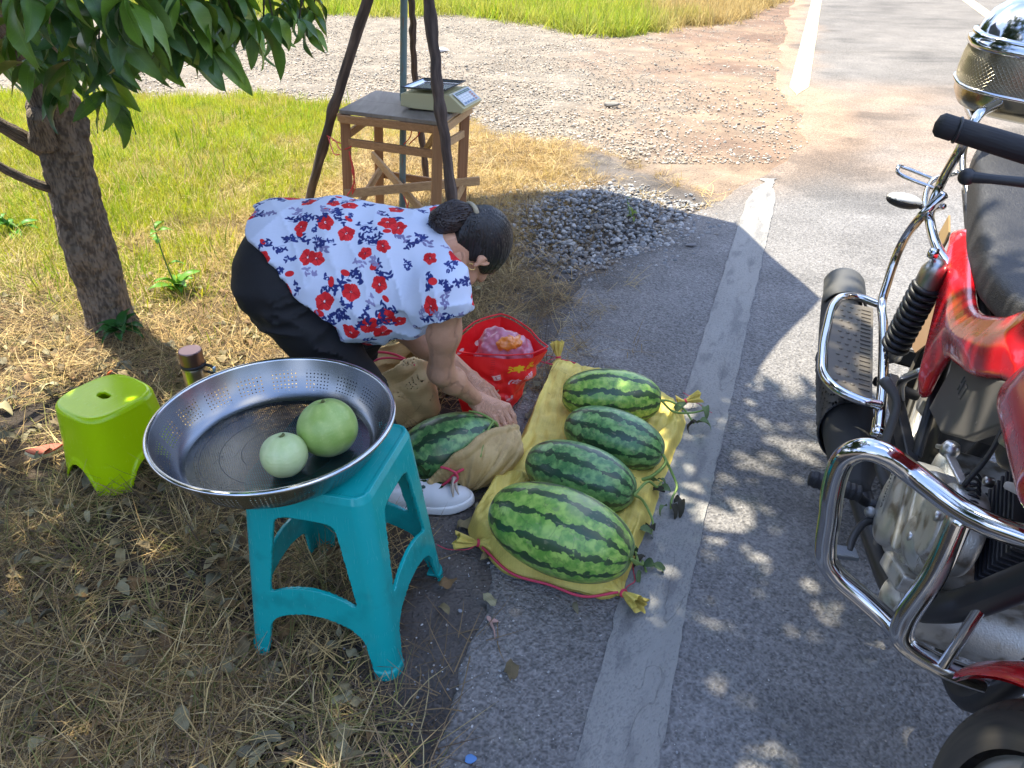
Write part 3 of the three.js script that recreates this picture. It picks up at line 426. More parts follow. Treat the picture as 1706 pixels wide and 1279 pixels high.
// ---------------------------------------------------------------- watermelons
const rindTex = (seed, n, pale, mid) => { const dark = [0.012, 0.042, 0.02]; return colorTex(1024, 512, (u, v) => {
  const taper = Math.sin(v * Math.PI), wob = (tfbm(u * 0.999, v, 4, 3, seed) - 0.5) * 0.055, s = ((u + wob) * n % 1 + 1) % 1, ridge = Math.abs(s - 0.5) * 2;
  const jag = (tfbm(u * 0.999, v, 30, 4, seed + 3) - 0.5) * 1.0 + (tfbm(u * 0.999, v, 9, 2, seed + 5) - 0.5) * 0.35, w = 0.33 + jag * 1.05;
  const lobes = tfbm(u * 0.999, v, 40, 3, seed + 7), net = sstep(0.035, 0.0, Math.abs(tfbm(u * 0.999, v, 22, 3, seed + 9) - 0.5)) * 0.5;
  let c = mix3(mid, pale, clamp(2.6 * lobes - 0.85)); c = mix3(c, dark, net * 0.7);
  c = mix3(c, dark, sstep(w + 0.03, w - 0.03, ridge) * (0.8 + 0.2 * lobes));
  c = mix3(c, mid, sstep(0.1, 0.0, taper) * 0.5); c = mix3(c, [0.34, 0.31, 0.17], sstep(0.84, 0.9, tnoise(u * 110, v * 55, 110, seed + 20)) * 0.3 + sstep(0.66, 0.8, tfbm(u * 0.999, v, 5, 3, seed + 30)) * 0.35); return c; }); };
const rindMats = [rindTex(101, 11, [0.36, 0.54, 0.1], [0.14, 0.32, 0.045]), rindTex(131, 10, [0.21, 0.4, 0.12], [0.07, 0.2, 0.06])].map((map) => phys({ map, roughness: 0.36, clearcoat: 0.3, clearcoatRoughness: 0.28, bumpMap: dataTex(256, 128, (u, v) => tfbm(u, v, 30, 3, 4)), bumpScale: 0.0006 }));
const wilts = [[0.055, 0.04, 0.025], [0.075, 0.12, 0.045], [0.2, 0.25, 0.12]].map((c) => mat({ color: rgb(...c), map: leafMap, roughness: 0.8, side: THREE.DoubleSide }));
const vineM = mat({ color: rgb(0.2, 0.3, 0.07), roughness: 0.7 }), wiltM = leafy({ color: rgb(0.05, 0.085, 0.03), map: leafMap, transmission: 0.2 }), strawBerry = mat({ color: rgb(0.55, 0.05, 0.09), roughness: 0.55 });
function watermelon(label, c, ax, hl, r, m, roll, group, vines) {
  const t = thing('watermelon', label, 'watermelon', c, group), y = ax.clone().normalize(), z = V(0, 1, 0).addScaledVector(y, -y.y).normalize(), x = y.clone().cross(z);
  const g = new THREE.SphereGeometry(1, 72, 48), p = g.attributes.position, s = hl * 37;
  for (let i = 0; i < p.count; i++) { const a = p.getX(i), b = p.getY(i), d = p.getZ(i), q = Math.hypot(a, d), k = (1 + 0.018 * (noise3(a * 1.4 + s, b * 1.4, d * 1.4) - 0.5)) * r, e = q > 1e-4 ? Math.pow(q, 0.86) / q : 1; p.setXYZ(i, a * k * e, b * hl * (1 - 0.035 * Math.exp(-q * q * 30)), d * k * e); }
  g.computeVertexNormals(); g.rotateY(roll).applyMatrix4(new THREE.Matrix4().makeBasis(x, y, z)); mesh('rind', g, rindMats[m], t);
  const R = rng(Math.floor(hl * 9999)), tip = y.clone().multiplyScalar(hl * 0.985);
  for (const [path, leaves, w] of vines || []) {
    const P = [tip.clone(), ...path.map((q) => V(q[0] - c.x, q[1] - c.y, -q[2] - c.z))]; mesh('vine', tube(P, P.map((_, i) => lerp(0.004, w || 0.0026, i / P.length)), 8, P.length * 7), vineM, t);
    for (let i = 0; i < leaves; i++) { const b = P[P.length - 1 - (i % 2)], l = mesh('vine_leaf', leafGeo(lerp(0.04, 0.075, R()), lerp(0.012, 0.026, R()), 2.4, 0.9, 7, 0.22, i + 3), wilts[Math.floor(R() * 3)], t); l.position.copy(b).add(V((R() - 0.5) * 0.04, 0.004 + 0.012 * R(), (R() - 0.5) * 0.04)); l.rotation.set((R() - 0.5) * 1.2, R() * 6.28, (R() - 0.5) * 0.9); }
  }
}
watermelon('largest pale green watermelon at the near end of the yellow sack', W(0.115, 0.125, 1.395), W(0.326, -0.012, -0.176), 0.186, 0.107, 0, 0.2, null, [[[[0.3, 0.07, 1.34], [0.31, 0.03, 1.42], [0.315, 0.02, 1.5]], 2], [[[0.315, 0.05, 1.36], [0.325, 0.02, 1.4], [0.33, 0.015, 1.37]], 5]]);
watermelon('dark green watermelon second from the near end of the yellow sack', W(0.182, 0.106, 1.632), W(0.268, -0.004, -0.149), 0.158, 0.088, 1, 1.1, null, [[[[0.37, 0.08, 1.64], [0.4, 0.045, 1.66], [0.42, 0.03, 1.7]], 2], [[[0.35, 0.06, 1.58], [0.37, 0.03, 1.53], [0.36, 0.02, 1.5]], 1, 0.0022]]);
watermelon('third watermelon from the near end of the sack with thick cut vine', W(0.293, 0.102, 1.812), W(0.257, -0.01, -0.142), 0.152, 0.084, 1, 2.0, null, [[[[0.43, 0.085, 1.72], [0.39, 0.06, 1.69], [0.35, 0.05, 1.68]], 1, 0.006], [[[0.45, 0.05, 1.72], [0.46, 0.03, 1.68], [0.44, 0.02, 1.64], [0.43, 0.02, 1.6]], 6]]);
watermelon('watermelon at the far end of the yellow sack with sun spots', W(0.31, 0.104, 2.03), W(0.298, -0.006, -0.03), 0.157, 0.088, 0, 2.7, null, [[[[0.5, 0.07, 2.0], [0.56, 0.05, 2.02], [0.62, 0.035, 2.06]], 1], [[[0.5, 0.08, 2.04], [0.54, 0.06, 2.03], [0.57, 0.03, 1.99]], 3]]);
watermelon('watermelon half wrapped in the tan sack under the hand', W(-0.17, 0.105, 1.762), W(0.239, 0.015, 0.07), 0.15, 0.098, 1, 0.6, null, [[[[-0.05, 0.19, 1.767], [-0.075, 0.175, 1.707], [-0.085, 0.14, 1.672]], 0], [[[-0.05, 0.19, 1.767], [-0.09, 0.205, 1.787], [-0.12, 0.205, 1.797]], 0, 0.002]]);
// ---------------------------------------------------------------- sacks
const weave = dataTex(512, 512, (u, v) => { const n = 64, a = Math.floor(u * n) + Math.floor(v * n) & 1, x = (u * n % 1) - 0.5, y = (v * n % 1) - 0.5; return clamp(0.5 + (a ? 0.4 - x * x * 1.6 : 0.3 - y * y * 1.6) + 0.25 * (tfbm(u, v, 9, 3, 2) - 0.5)); });
const stain = (a, b, seed, fib = 60) => colorTex(512, 512, (u, v) => { const n = tfbm(u, v, 5, 5, seed), f = tnoise(u * fib * 4, v * 8, 8, seed) * 0.5 + tnoise(u * 8, v * fib * 4, 8, seed + 1) * 0.5; return mix3(b, a, clamp(1.6 * n - 0.3 + 0.35 * (f - 0.5))); });
const yellowM = phys({ map: stain([0.8, 0.63, 0.14], [0.5, 0.37, 0.07], 5, 40), bumpMap: weave, bumpScale: 0.0007, roughness: 0.62, sheen: 0.3, sheenRoughness: 0.5, side: THREE.DoubleSide });
const tanM = phys({ map: stain([0.68, 0.48, 0.22], [0.42, 0.28, 0.11], 8), bumpMap: weave, bumpScale: 0.0007, roughness: 0.68, side: THREE.DoubleSide, transmission: 0.06, thickness: 0 });
const cordM = mat({ color: rgb(0.62, 0.045, 0.09), roughness: 0.6 });
function knot(parent, m, at, dir, size, seed) {                // a tied corner: pleated tuft, cord around its neck, loose cord ends
  const r = rng(seed), g = new THREE.CylinderGeometry(1, 1, 1, 48, 10, true), p = g.attributes.position;
  for (let i = 0; i < p.count; i++) { const s = p.getY(i) + 0.5, a = Math.atan2(p.getZ(i), p.getX(i)), w = piece([[0, 1.5], [0.28, 0.42], [0.36, 0.36], [0.5, 0.55], [1, 1.15]], s), pl = 1 + 0.26 * Math.cos(a * 7 + seed + s * 2) * sstep(0.2, 0.8, Math.abs(s - 0.32) * 3); p.setXYZ(i, Math.cos(a) * w * pl * size * 0.34, (s - 0.32) * size * 1.5 + 0.1 * size * Math.sin(a * 3 + seed) * s, Math.sin(a) * w * pl * size * 0.26); }
  g.computeVertexNormals(); const q = new THREE.Quaternion().setFromUnitVectors(V(0, 1, 0), dir.clone().normalize()), M = new THREE.Matrix4().compose(at, q, V(1, 1, 1)); mesh('tied_corner', xf(g, M), m, parent);
  const c = new THREE.TorusGeometry(size * 0.14, size * 0.035, 8, 24).rotateX(Math.PI / 2); mesh('cord', xf(merge([c, c.clone().translate(0, size * 0.06, 0), c.clone().rotateX(0.25).translate(0, size * 0.03, 0)]), M), cordM, parent);
  for (let k = 0; k < 3; k++) { const e = [at.clone()]; let a = r() * 6.28; for (let i = 1; i < 5; i++) { a += (r() - 0.5) * 1.4; const l = e[i - 1].clone().add(V(Math.cos(a) * size * 0.5, -size * 0.1, Math.sin(a) * size * 0.5)); l.y = Math.max(0.012, l.y); e.push(l); } mesh('cord_end', tube(e, size * 0.022, 6, 24), cordM, parent); }
}
{
  const t = thing('woven_sack', 'yellow woven sack spread flat under four watermelons', 'sack');
  const P = [[0.165, 2.37], [0.1, 2.2], [0.01, 1.89], [-0.09, 1.62], [-0.115, 1.52], [-0.06, 1.43], [-0.03, 1.39], [0.07, 1.34], [0.18, 1.3], [0.245, 1.3], [0.335, 1.48], [0.41, 1.67], [0.5, 1.89], [0.55, 2.03], [0.53, 2.14], [0.4, 2.26], [0.31, 2.32], [0.22, 2.35]];
  const curve = new THREE.CatmullRomCurve3(P.map(([x, d]) => W(x, 0, d)), true, 'centripetal'), N = 240, S = 44, c = W(0.21, 0, 1.8), pos = [], uv = [], idx = [];
  for (let side = 0; side < 2; side++) for (let j = 0; j <= S; j++) for (let i = 0; i <= N; i++) {
    const b = curve.getPoint(i / N % 1), s = 1 - Math.pow(1 - j / S, 1.6), x = lerp(c.x, b.x, s), z = lerp(c.z, b.z, s), e = (1 - s) * b.distanceTo(c);
    const rag = (fbm(b.x * 14, b.z * 14, 3, 3) - 0.5) * 0.03 * s, X = x + (b.x - c.x) * rag * 2, Z = z + (b.z - c.z) * rag * 2;
    const fold = Math.abs(fbm(X * 9 + 2, Z * 5, 1, 3) - 0.5) * 2, fine = Math.abs(fbm(X * 30 + Z * 14, Z * 12, 4, 3) - 0.5), edgeRoll = Math.exp(-Math.pow((e - 0.022) / 0.016, 2));
    const front = sstep(-1.58, -1.36, Z) + 0.5 * sstep(0.08, -0.02, X - (Z + 1.62) * -0.3);
    let y = 0.009 + 0.02 * sstep(0, 0.03, e) + 0.03 * Math.pow(1 - fold, 2) * sstep(0.0, 0.06, e) + 0.05 * fine * sstep(0, 0.05, e) + edgeRoll * (0.008 + 0.02 * clamp(front));
    if (side) y = 0.007; pos.push(X, y, Z); uv.push(X * 3.3 + Z * 0.8, Z * 3.3 - X * 0.8);
  }
  for (let side = 0; side < 2; side++) for (let j = 0; j < S; j++) for (let i = 0; i < N; i++) { const o = (side * (S + 1) + j) * (N + 1) + i; if (j === S) continue; idx.push(o, o + 1, o + N + 1, o + 1, o + N + 2, o + N + 1); }
  mesh('sheet', geo(pos, idx, uv), yellowM, t);
  knot(t, yellowM, W(0.165, 0.045, 2.38), V(-0.1, 0.9, -0.5), 0.055, 3); knot(t, yellowM, W(-0.085, 0.03, 1.455), V(-0.9, 0.25, 0.1), 0.058, 4); knot(t, yellowM, W(0.262, 0.026, 1.292), V(0.55, 0.2, 0.8), 0.06, 5); knot(t, yellowM, W(0.565, 0.035, 2.11), V(0.9, 0.3, -0.1), 0.05, 6);
  mesh('hem_cord', tube([W(-0.075, 0.03, 1.44), W(0.0, 0.02, 1.36), W(0.09, 0.018, 1.325), W(0.17, 0.018, 1.288), W(0.25, 0.028, 1.292)], 0.0035, 6, 40), cordM, t);
  mesh('hem_cord', tube([W(0.165, 0.04, 2.38), W(0.22, 0.03, 2.37), W(0.27, 0.03, 2.3), W(0.1, 0.03, 2.38)], 0.003, 6, 40), cordM, t);
}
{
  const t = thing('woven_sack', 'tan woven sack pulled open around the single watermelon', 'sack');
  const c = W(-0.15, 0.092, 1.762), ax = W(0.239, 0.0, 0.07).normalize(), q = new THREE.Quaternion().setFromUnitVectors(V(1, 0, 0), ax), E = ell(c, V(0.178, 0.108, 0.113), q);
  const n = V(0.62, -0.42, 0.66).normalize();
  const f = (x, y, z) => { const al = Math.atan2(y - c.y + 0.1, x - c.x - 0.02), k = 0.022 * (fbm(x * 11, y * 11, z * 11, 3) - 0.5) + 0.03 * Math.abs(fbm(al * 5, z * 9, 3 + y * 3, 3) - 0.5) - 0.006; const cut = -((x - c.x) * n.x + (y - c.y) * n.y + (z - c.z) * n.z) + 0.034 + 0.035 * (fbm(x * 9, y * 9, z * 9, 2) - 0.5), e = E(x, y, z) - k - 0.004, rim = Math.hypot(e - 0.004, cut + 0.008) - 0.0105 - 0.004 * (fbm(x * 40, y * 40, z * 40, 2) - 0.5); return Math.max(smin(smax(Math.abs(e) - 0.0042, cut, 0.006), rim, 0.008), 0.003 - y); };
  mesh('bag', sdfMesh(f, [-0.36, 0.0, -1.93], [0.07, 0.25, -1.58], 0.0045, boxUV(3.4), 1), tanM, t);
  mesh('cord', merge([tube([W(-0.215, 0.05, 1.637), W(-0.175, 0.085, 1.632), W(-0.15, 0.115, 1.632), W(-0.13, 0.125, 1.637)], 0.004, 7, 24), tube([W(-0.15, 0.118, 1.63), W(-0.17, 0.128, 1.634), W(-0.19, 0.132, 1.637)], 0.0035, 7, 16), tube([W(-0.15, 0.118, 1.628), W(-0.145, 0.105, 1.622), W(-0.16, 0.09, 1.617)], 0.0035, 7, 16)]), cordM, t);
  mesh('frayed_end', merge([tube([W(-0.155, 0.105, 1.627), W(-0.16, 0.08, 1.612), W(-0.158, 0.055, 1.607)], [0.006, 0.005, 0.002], 6, 14), tube([W(-0.15, 0.103, 1.627), W(-0.15, 0.08, 1.615), W(-0.144, 0.06, 1.611)], [0.006, 0.004, 0.002], 6, 14)]), mat({ color: rgb(0.55, 0.45, 0.36), roughness: 0.8 }), t);
  const R = rng(4); for (let i = 0; i < 9; i++) { const l = mesh('vine_leaf', leafGeo(lerp(0.06, 0.1, R()), lerp(0.025, 0.045, R()), 1.2, 0.6, 6, 0.3, i), wiltM, t); l.position.copy(W(lerp(-0.3, -0.2, R()), lerp(0.04, 0.1, R()), lerp(1.61, 1.65, R()))); l.rotation.set((R() - 0.5) * 1.5, R() * 6.28, (R() - 0.5) * 1.2); }
}
{
  const t = thing('woven_sack', 'crumpled tan woven sack standing upright beside the pan', 'sack', W(-0.355, 0, 2.1)); t.rotation.set(-0.06, 0.35, 0.1);
  const f = (x, y, z) => { const k = 0.05 * (fbm(x * 7 + 3, y * 7, z * 7, 3) - 0.5) + 0.055 * Math.abs(fbm(x * 9 + y * 5, y * 9 - x * 4, z * 9 + 5, 2) - 0.5), tp = 1 - 0.25 * clamp(y / 0.22); const o = rb3(x, y - 0.105, z, 0.105 * tp, 0.112, 0.1 * tp, 0.035) - k, top = y - 0.2 - 0.03 * Math.sin(x * 24 + 1) * (0.5 + z * 3); return Math.max(Math.max(Math.abs(o) - 0.004, top), 0.001 - y); };
  mesh('bag', sdfMesh(f, [-0.16, 0, -0.16], [0.16, 0.25, 0.16], 0.0055, boxUV(3.4), 1), tanM, t);
  mesh('cord', merge([tube([V(-0.12, 0.22, 0.03), V(-0.06, 0.235, 0.0), V(0.0, 0.225, 0.02), V(0.06, 0.19, 0.07)], 0.004, 7, 30), tube([V(-0.1, 0.225, 0.05), V(-0.04, 0.23, 0.04), V(0.02, 0.215, 0.05), V(0.05, 0.2, 0.08)], 0.0035, 7, 30)]), cordM, t);
}
// ---------------------------------------------------------------- red carrier bag and what is in it
{
  const t = thing('carrier_bag', 'red non-woven carrier bag with printed snacks standing open on the ground', 'bag');
  const rim = [[-0.205, 2.07], [-0.12, 2.045], [-0.02, 2.035], [0.06, 2.045], [0.11, 2.09], [0.06, 2.17], [-0.035, 2.245], [-0.12, 2.2], [-0.18, 2.14]], base = [[-0.16, 2.09], [-0.12, 2.06], [-0.07, 2.045], [-0.025, 2.05], [-0.01, 2.09], [-0.02, 2.13], [-0.06, 2.16], [-0.12, 2.16], [-0.15, 2.13]];
  const rc = new THREE.CatmullRomCurve3(rim.map(([x, d]) => W(x, 0.25, d)), true, 'catmullrom', 0.1), bc = new THREE.CatmullRomCurve3(base.map(([x, d]) => W(x, 0.004, d)), true, 'catmullrom', 0.4);
  const N = 160, S = 40, pos = [], uv = [], idx = [];
  for (let j = 0; j <= S; j++) for (let i = 0; i <= N; i++) { const s = j / S, u = i / N, a = bc.getPoint(u % 1), b = rc.getPoint(u % 1), p = a.lerp(b, Math.pow(s, 0.9)); const k = ((fbm(p.x * 16, p.y * 12, p.z * 16, 3) - 0.5) * 0.03 + (Math.abs(fbm(p.x * 9 + p.y * 8, p.y * 14, p.z * 9, 2) - 0.5) - 0.12) * 0.05) * Math.sin(Math.PI * Math.min(1, 0.08 + s * 0.9)); p.y -= 0.018 * s * fbm(u * 7, 3, 0, 2) * s; p.x += k; p.z += k * 0.7 + 0.012 * Math.sin(s * Math.PI) * sstep(-2.12, -2.05, p.z); p.y += 0.035 * s * s * sstep(-2.12, -2.23, p.z); pos.push(p.x, p.y, p.z); uv.push(u, s); }
  for (let j = 0; j < S; j++) for (let i = 0; i < N; i++) { const o = j * (N + 1) + i; idx.push(o, o + 1, o + N + 1, o + 1, o + N + 2, o + N + 1); }
  const print = canvasTex(1024, 512, (c, w, h) => {
    c.fillStyle = '#ff1a20'; c.fillRect(0, 0, w, h); c.lineCap = 'round'; c.lineJoin = 'round';
    const glyph = (x, y, s, rot, col, lw, strokes) => { c.save(); c.translate(x, y); c.rotate(rot); c.scale(s, s); c.strokeStyle = col; c.lineWidth = lw; for (const st of strokes) { c.beginPath(); st.forEach(([a, b], i) => (i ? c.lineTo(a, b) : c.moveTo(a, b))); c.stroke(); } c.restore(); };
    const JIN = [[[0.05, 0.12], [0.16, 0.22]], [[0, 0.38], [0.12, 0.46]], [[0.02, 0.92], [0.18, 0.62]], [[0.34, 0.2], [0.86, 0.2], [0.86, 0.46], [0.34, 0.46]], [[0.24, 0.33], [0.98, 0.33]], [[0.36, 0.6], [0.86, 0.6]], [[0.26, 0.76], [0.96, 0.76]], [[0.6, 0.02], [0.6, 1]]];
    const CHENG = [[[0.16, 0.26], [0.92, 0.26]], [[0.16, 0.26], [0.14, 0.62], [0.0, 1]], [[0.16, 0.52], [0.42, 0.52], [0.4, 0.84], [0.3, 0.8]], [[0.56, 0.02], [0.62, 0.5], [0.92, 1], [0.98, 0.78]], [[0.86, 0.46], [0.5, 0.92]], [[0.74, 0.04], [0.86, 0.14]]];
    const XIANG = [[[0.46, 0], [0.34, 0.2]], [[0.08, 1], [0.08, 0.22], [0.92, 0.22], [0.92, 1], [0.78, 0.94]], [[0.32, 0.46], [0.32, 0.8], [0.68, 0.8], [0.68, 0.46], [0.32, 0.46]]];
    const ZUI = [[[0.02, 0.2], [0.02, 0.76], [0.26, 0.76], [0.26, 0.2], [0.02, 0.2]], [[0.42, 0.1], [0.98, 0.1]], [[0.5, 0.02], [0.5, 0.34]], [[0.86, 0.02], [0.86, 0.34]], [[0.4, 0.36], [1, 0.36]], [[0.44, 0.52], [0.94, 0.52], [0.94, 1]], [[0.44, 0.52], [0.44, 1]], [[0.44, 0.7], [0.94, 0.7]], [[0.44, 0.86], [0.94, 0.86]]];
    // the front wall covers u = 0 .. 0.42; rim at the top of the canvas
    c.strokeStyle = 'rgba(110,0,8,.55)'; c.lineWidth = 2; for (let i = 0; i < 34; i++) { c.beginPath(); c.moveTo(176, 24 + i * 14); c.lineTo(186, 24 + i * 14); c.stroke(); }
    glyph(262, 66, 60, -0.12, '#ffd21c', 0.14, JIN); glyph(338, 62, 52, -0.2, '#ffc81c', 0.13, CHENG); glyph(290, 176, 48, 0.05, '#ffe4ea', 0.12, XIANG); glyph(352, 146, 48, -0.1, '#ffdfe6', 0.11, ZUI);
    for (const [x, y, s] of [[92, 134, 22], [118, 136, 22]]) glyph(x, y, s, -0.05, '#ffd9e2', 0.16, JIN);
    c.fillStyle = '#f6d9d0'; c.save(); c.translate(205, 158); c.rotate(-0.35); c.fillRect(-20, -18, 46, 40); c.strokeStyle = '#c8343a'; c.lineWidth = 3; c.strokeRect(-10, -8, 28, 20); c.beginPath(); c.moveTo(-14, -24); c.lineTo(20, -30); c.stroke(); c.restore();
    c.fillStyle = '#f3d8b8'; c.beginPath(); c.moveTo(196, 380); c.lineTo(200, 290); c.quadraticCurveTo(226, 244, 244, 262); c.lineTo(240, 384); c.fill(); c.fillStyle = '#d99a72'; c.fillRect(200, 318, 42, 8); c.fillStyle = '#b9422f'; c.beginPath(); c.ellipse(222, 388, 26, 12, 0, 0, 7); c.fill();
    c.fillStyle = '#f7dcc4'; c.beginPath(); c.ellipse(120, 262, 30, 17, 0.2, 0, 7); c.fill(); c.beginPath(); c.ellipse(86, 300, 18, 9, -0.4, 0, 7); c.fill(); c.beginPath(); c.moveTo(30, 104); c.lineTo(78, 118); c.lineTo(88, 144); c.lineTo(44, 136); c.fill();
    for (let i = 0; i < 5; i++) { c.fillStyle = i % 2 ? '#f6c9cf' : '#ff6a74'; c.beginPath(); c.ellipse(290 + i * 11, 330 + (i % 3) * 18, 10, 16, i, 0, 7); c.fill(); }
    c.fillStyle = '#f5c86a'; c.beginPath(); c.ellipse(310, 452, 34, 30, 0.3, 0, 7); c.fill(); c.fillStyle = '#e88a2c'; c.beginPath(); c.ellipse(322, 462, 18, 18, 0, 0, 7); c.fill();
    c.fillStyle = '#fff0f2'; for (let i = 0; i < 10; i++) { const x = 480 + (i % 5) * 100, y = 120 + (i > 4 ? 190 : 0); c.beginPath(); c.ellipse(x, y, 26, 18, i, 0, 7); c.fill(); }
  }, true, true);
  const redM = phys({ map: print, roughness: 0.5, transmission: 0.25, thickness: 0, side: THREE.DoubleSide, bumpMap: dataTex(256, 256, (u, v) => { const x = (u * 64 % 1) - 0.5, y = (v * 64 % 1) - 0.5; return Math.hypot(x, y) < 0.3 ? 0.2 : 0.8; }), bumpScale: 0.0004, clearcoat: 0.25, clearcoatRoughness: 0.3 });
  mesh('wall', geo(pos, idx, uv), redM, t);
  const e = []; for (let i = 0; i < 60; i++) { const p = rc.getPoint(i / 60); p.y += 0.035 * sstep(-2.12, -2.23, p.z); e.push(p); } mesh('hem', tube(e, 0.0028, 6, 160, true, true), mat({ color: rgb(0.7, 0.012, 0.02), roughness: 0.5 }), t);
  mesh('bottom', new THREE.ShapeGeometry(new THREE.Shape(base.map(([x, d]) => new THREE.Vector2(x, d)))).rotateX(-Math.PI / 2).translate(0, 0.006, 0), mat({ color: rgb(0.6, 0.01, 0.02), roughness: 0.6, side: THREE.DoubleSide }), t);
  const pb = thing('plastic_bag', 'pinkish translucent plastic bag stuffed inside the red carrier bag', 'plastic bag');
  const B = ell(W(-0.03, 0.19, 2.125), V(0.09, 0.09, 0.065)); mesh('film', sdfMesh((x, y, z) => B(x, y, z) - 0.05 * (fbm(x * 18, y * 18, z * 18, 3) - 0.5) - 0.03 * Math.abs(fbm(x * 26, y * 12 + 4, z * 26, 2) - 0.5), [-0.16, 0.08, -2.22], [0.1, 0.32, -2.03], 0.005, boxUV(4), 1), phys({ color: rgb(0.75, 0.42, 0.5), roughness: 0.3, transmission: 0.3, thickness: 0, clearcoat: 0.5, side: THREE.DoubleSide, map: canvasTex(256, 256, (c, w, h) => { c.fillStyle = '#f0c4d2'; c.fillRect(0, 0, w, h); c.fillStyle = '#fff'; c.fillRect(60, 50, 60, 30); c.fillRect(150, 150, 50, 40); c.fillStyle = '#d88aa8'; c.fillRect(20, 170, 40, 40); }, true, true) }), pb);
  const sn = thing('snack_packet', 'crumpled orange packet lying on the pink plastic bag', 'packet');
  const O = ell(W(-0.012, 0.262, 2.098), V(0.042, 0.024, 0.03)); mesh('wrapper', sdfMesh((x, y, z) => O(x, y, z) - 0.03 * (fbm(x * 40, y * 40, z * 40, 3) - 0.5), [-0.08, 0.21, -2.16], [0.06, 0.31, -2.04], 0.004, boxUV(6), 1), phys({ color: rgb(0.75, 0.22, 0.03), roughness: 0.35, clearcoat: 0.5 }), sn);
}
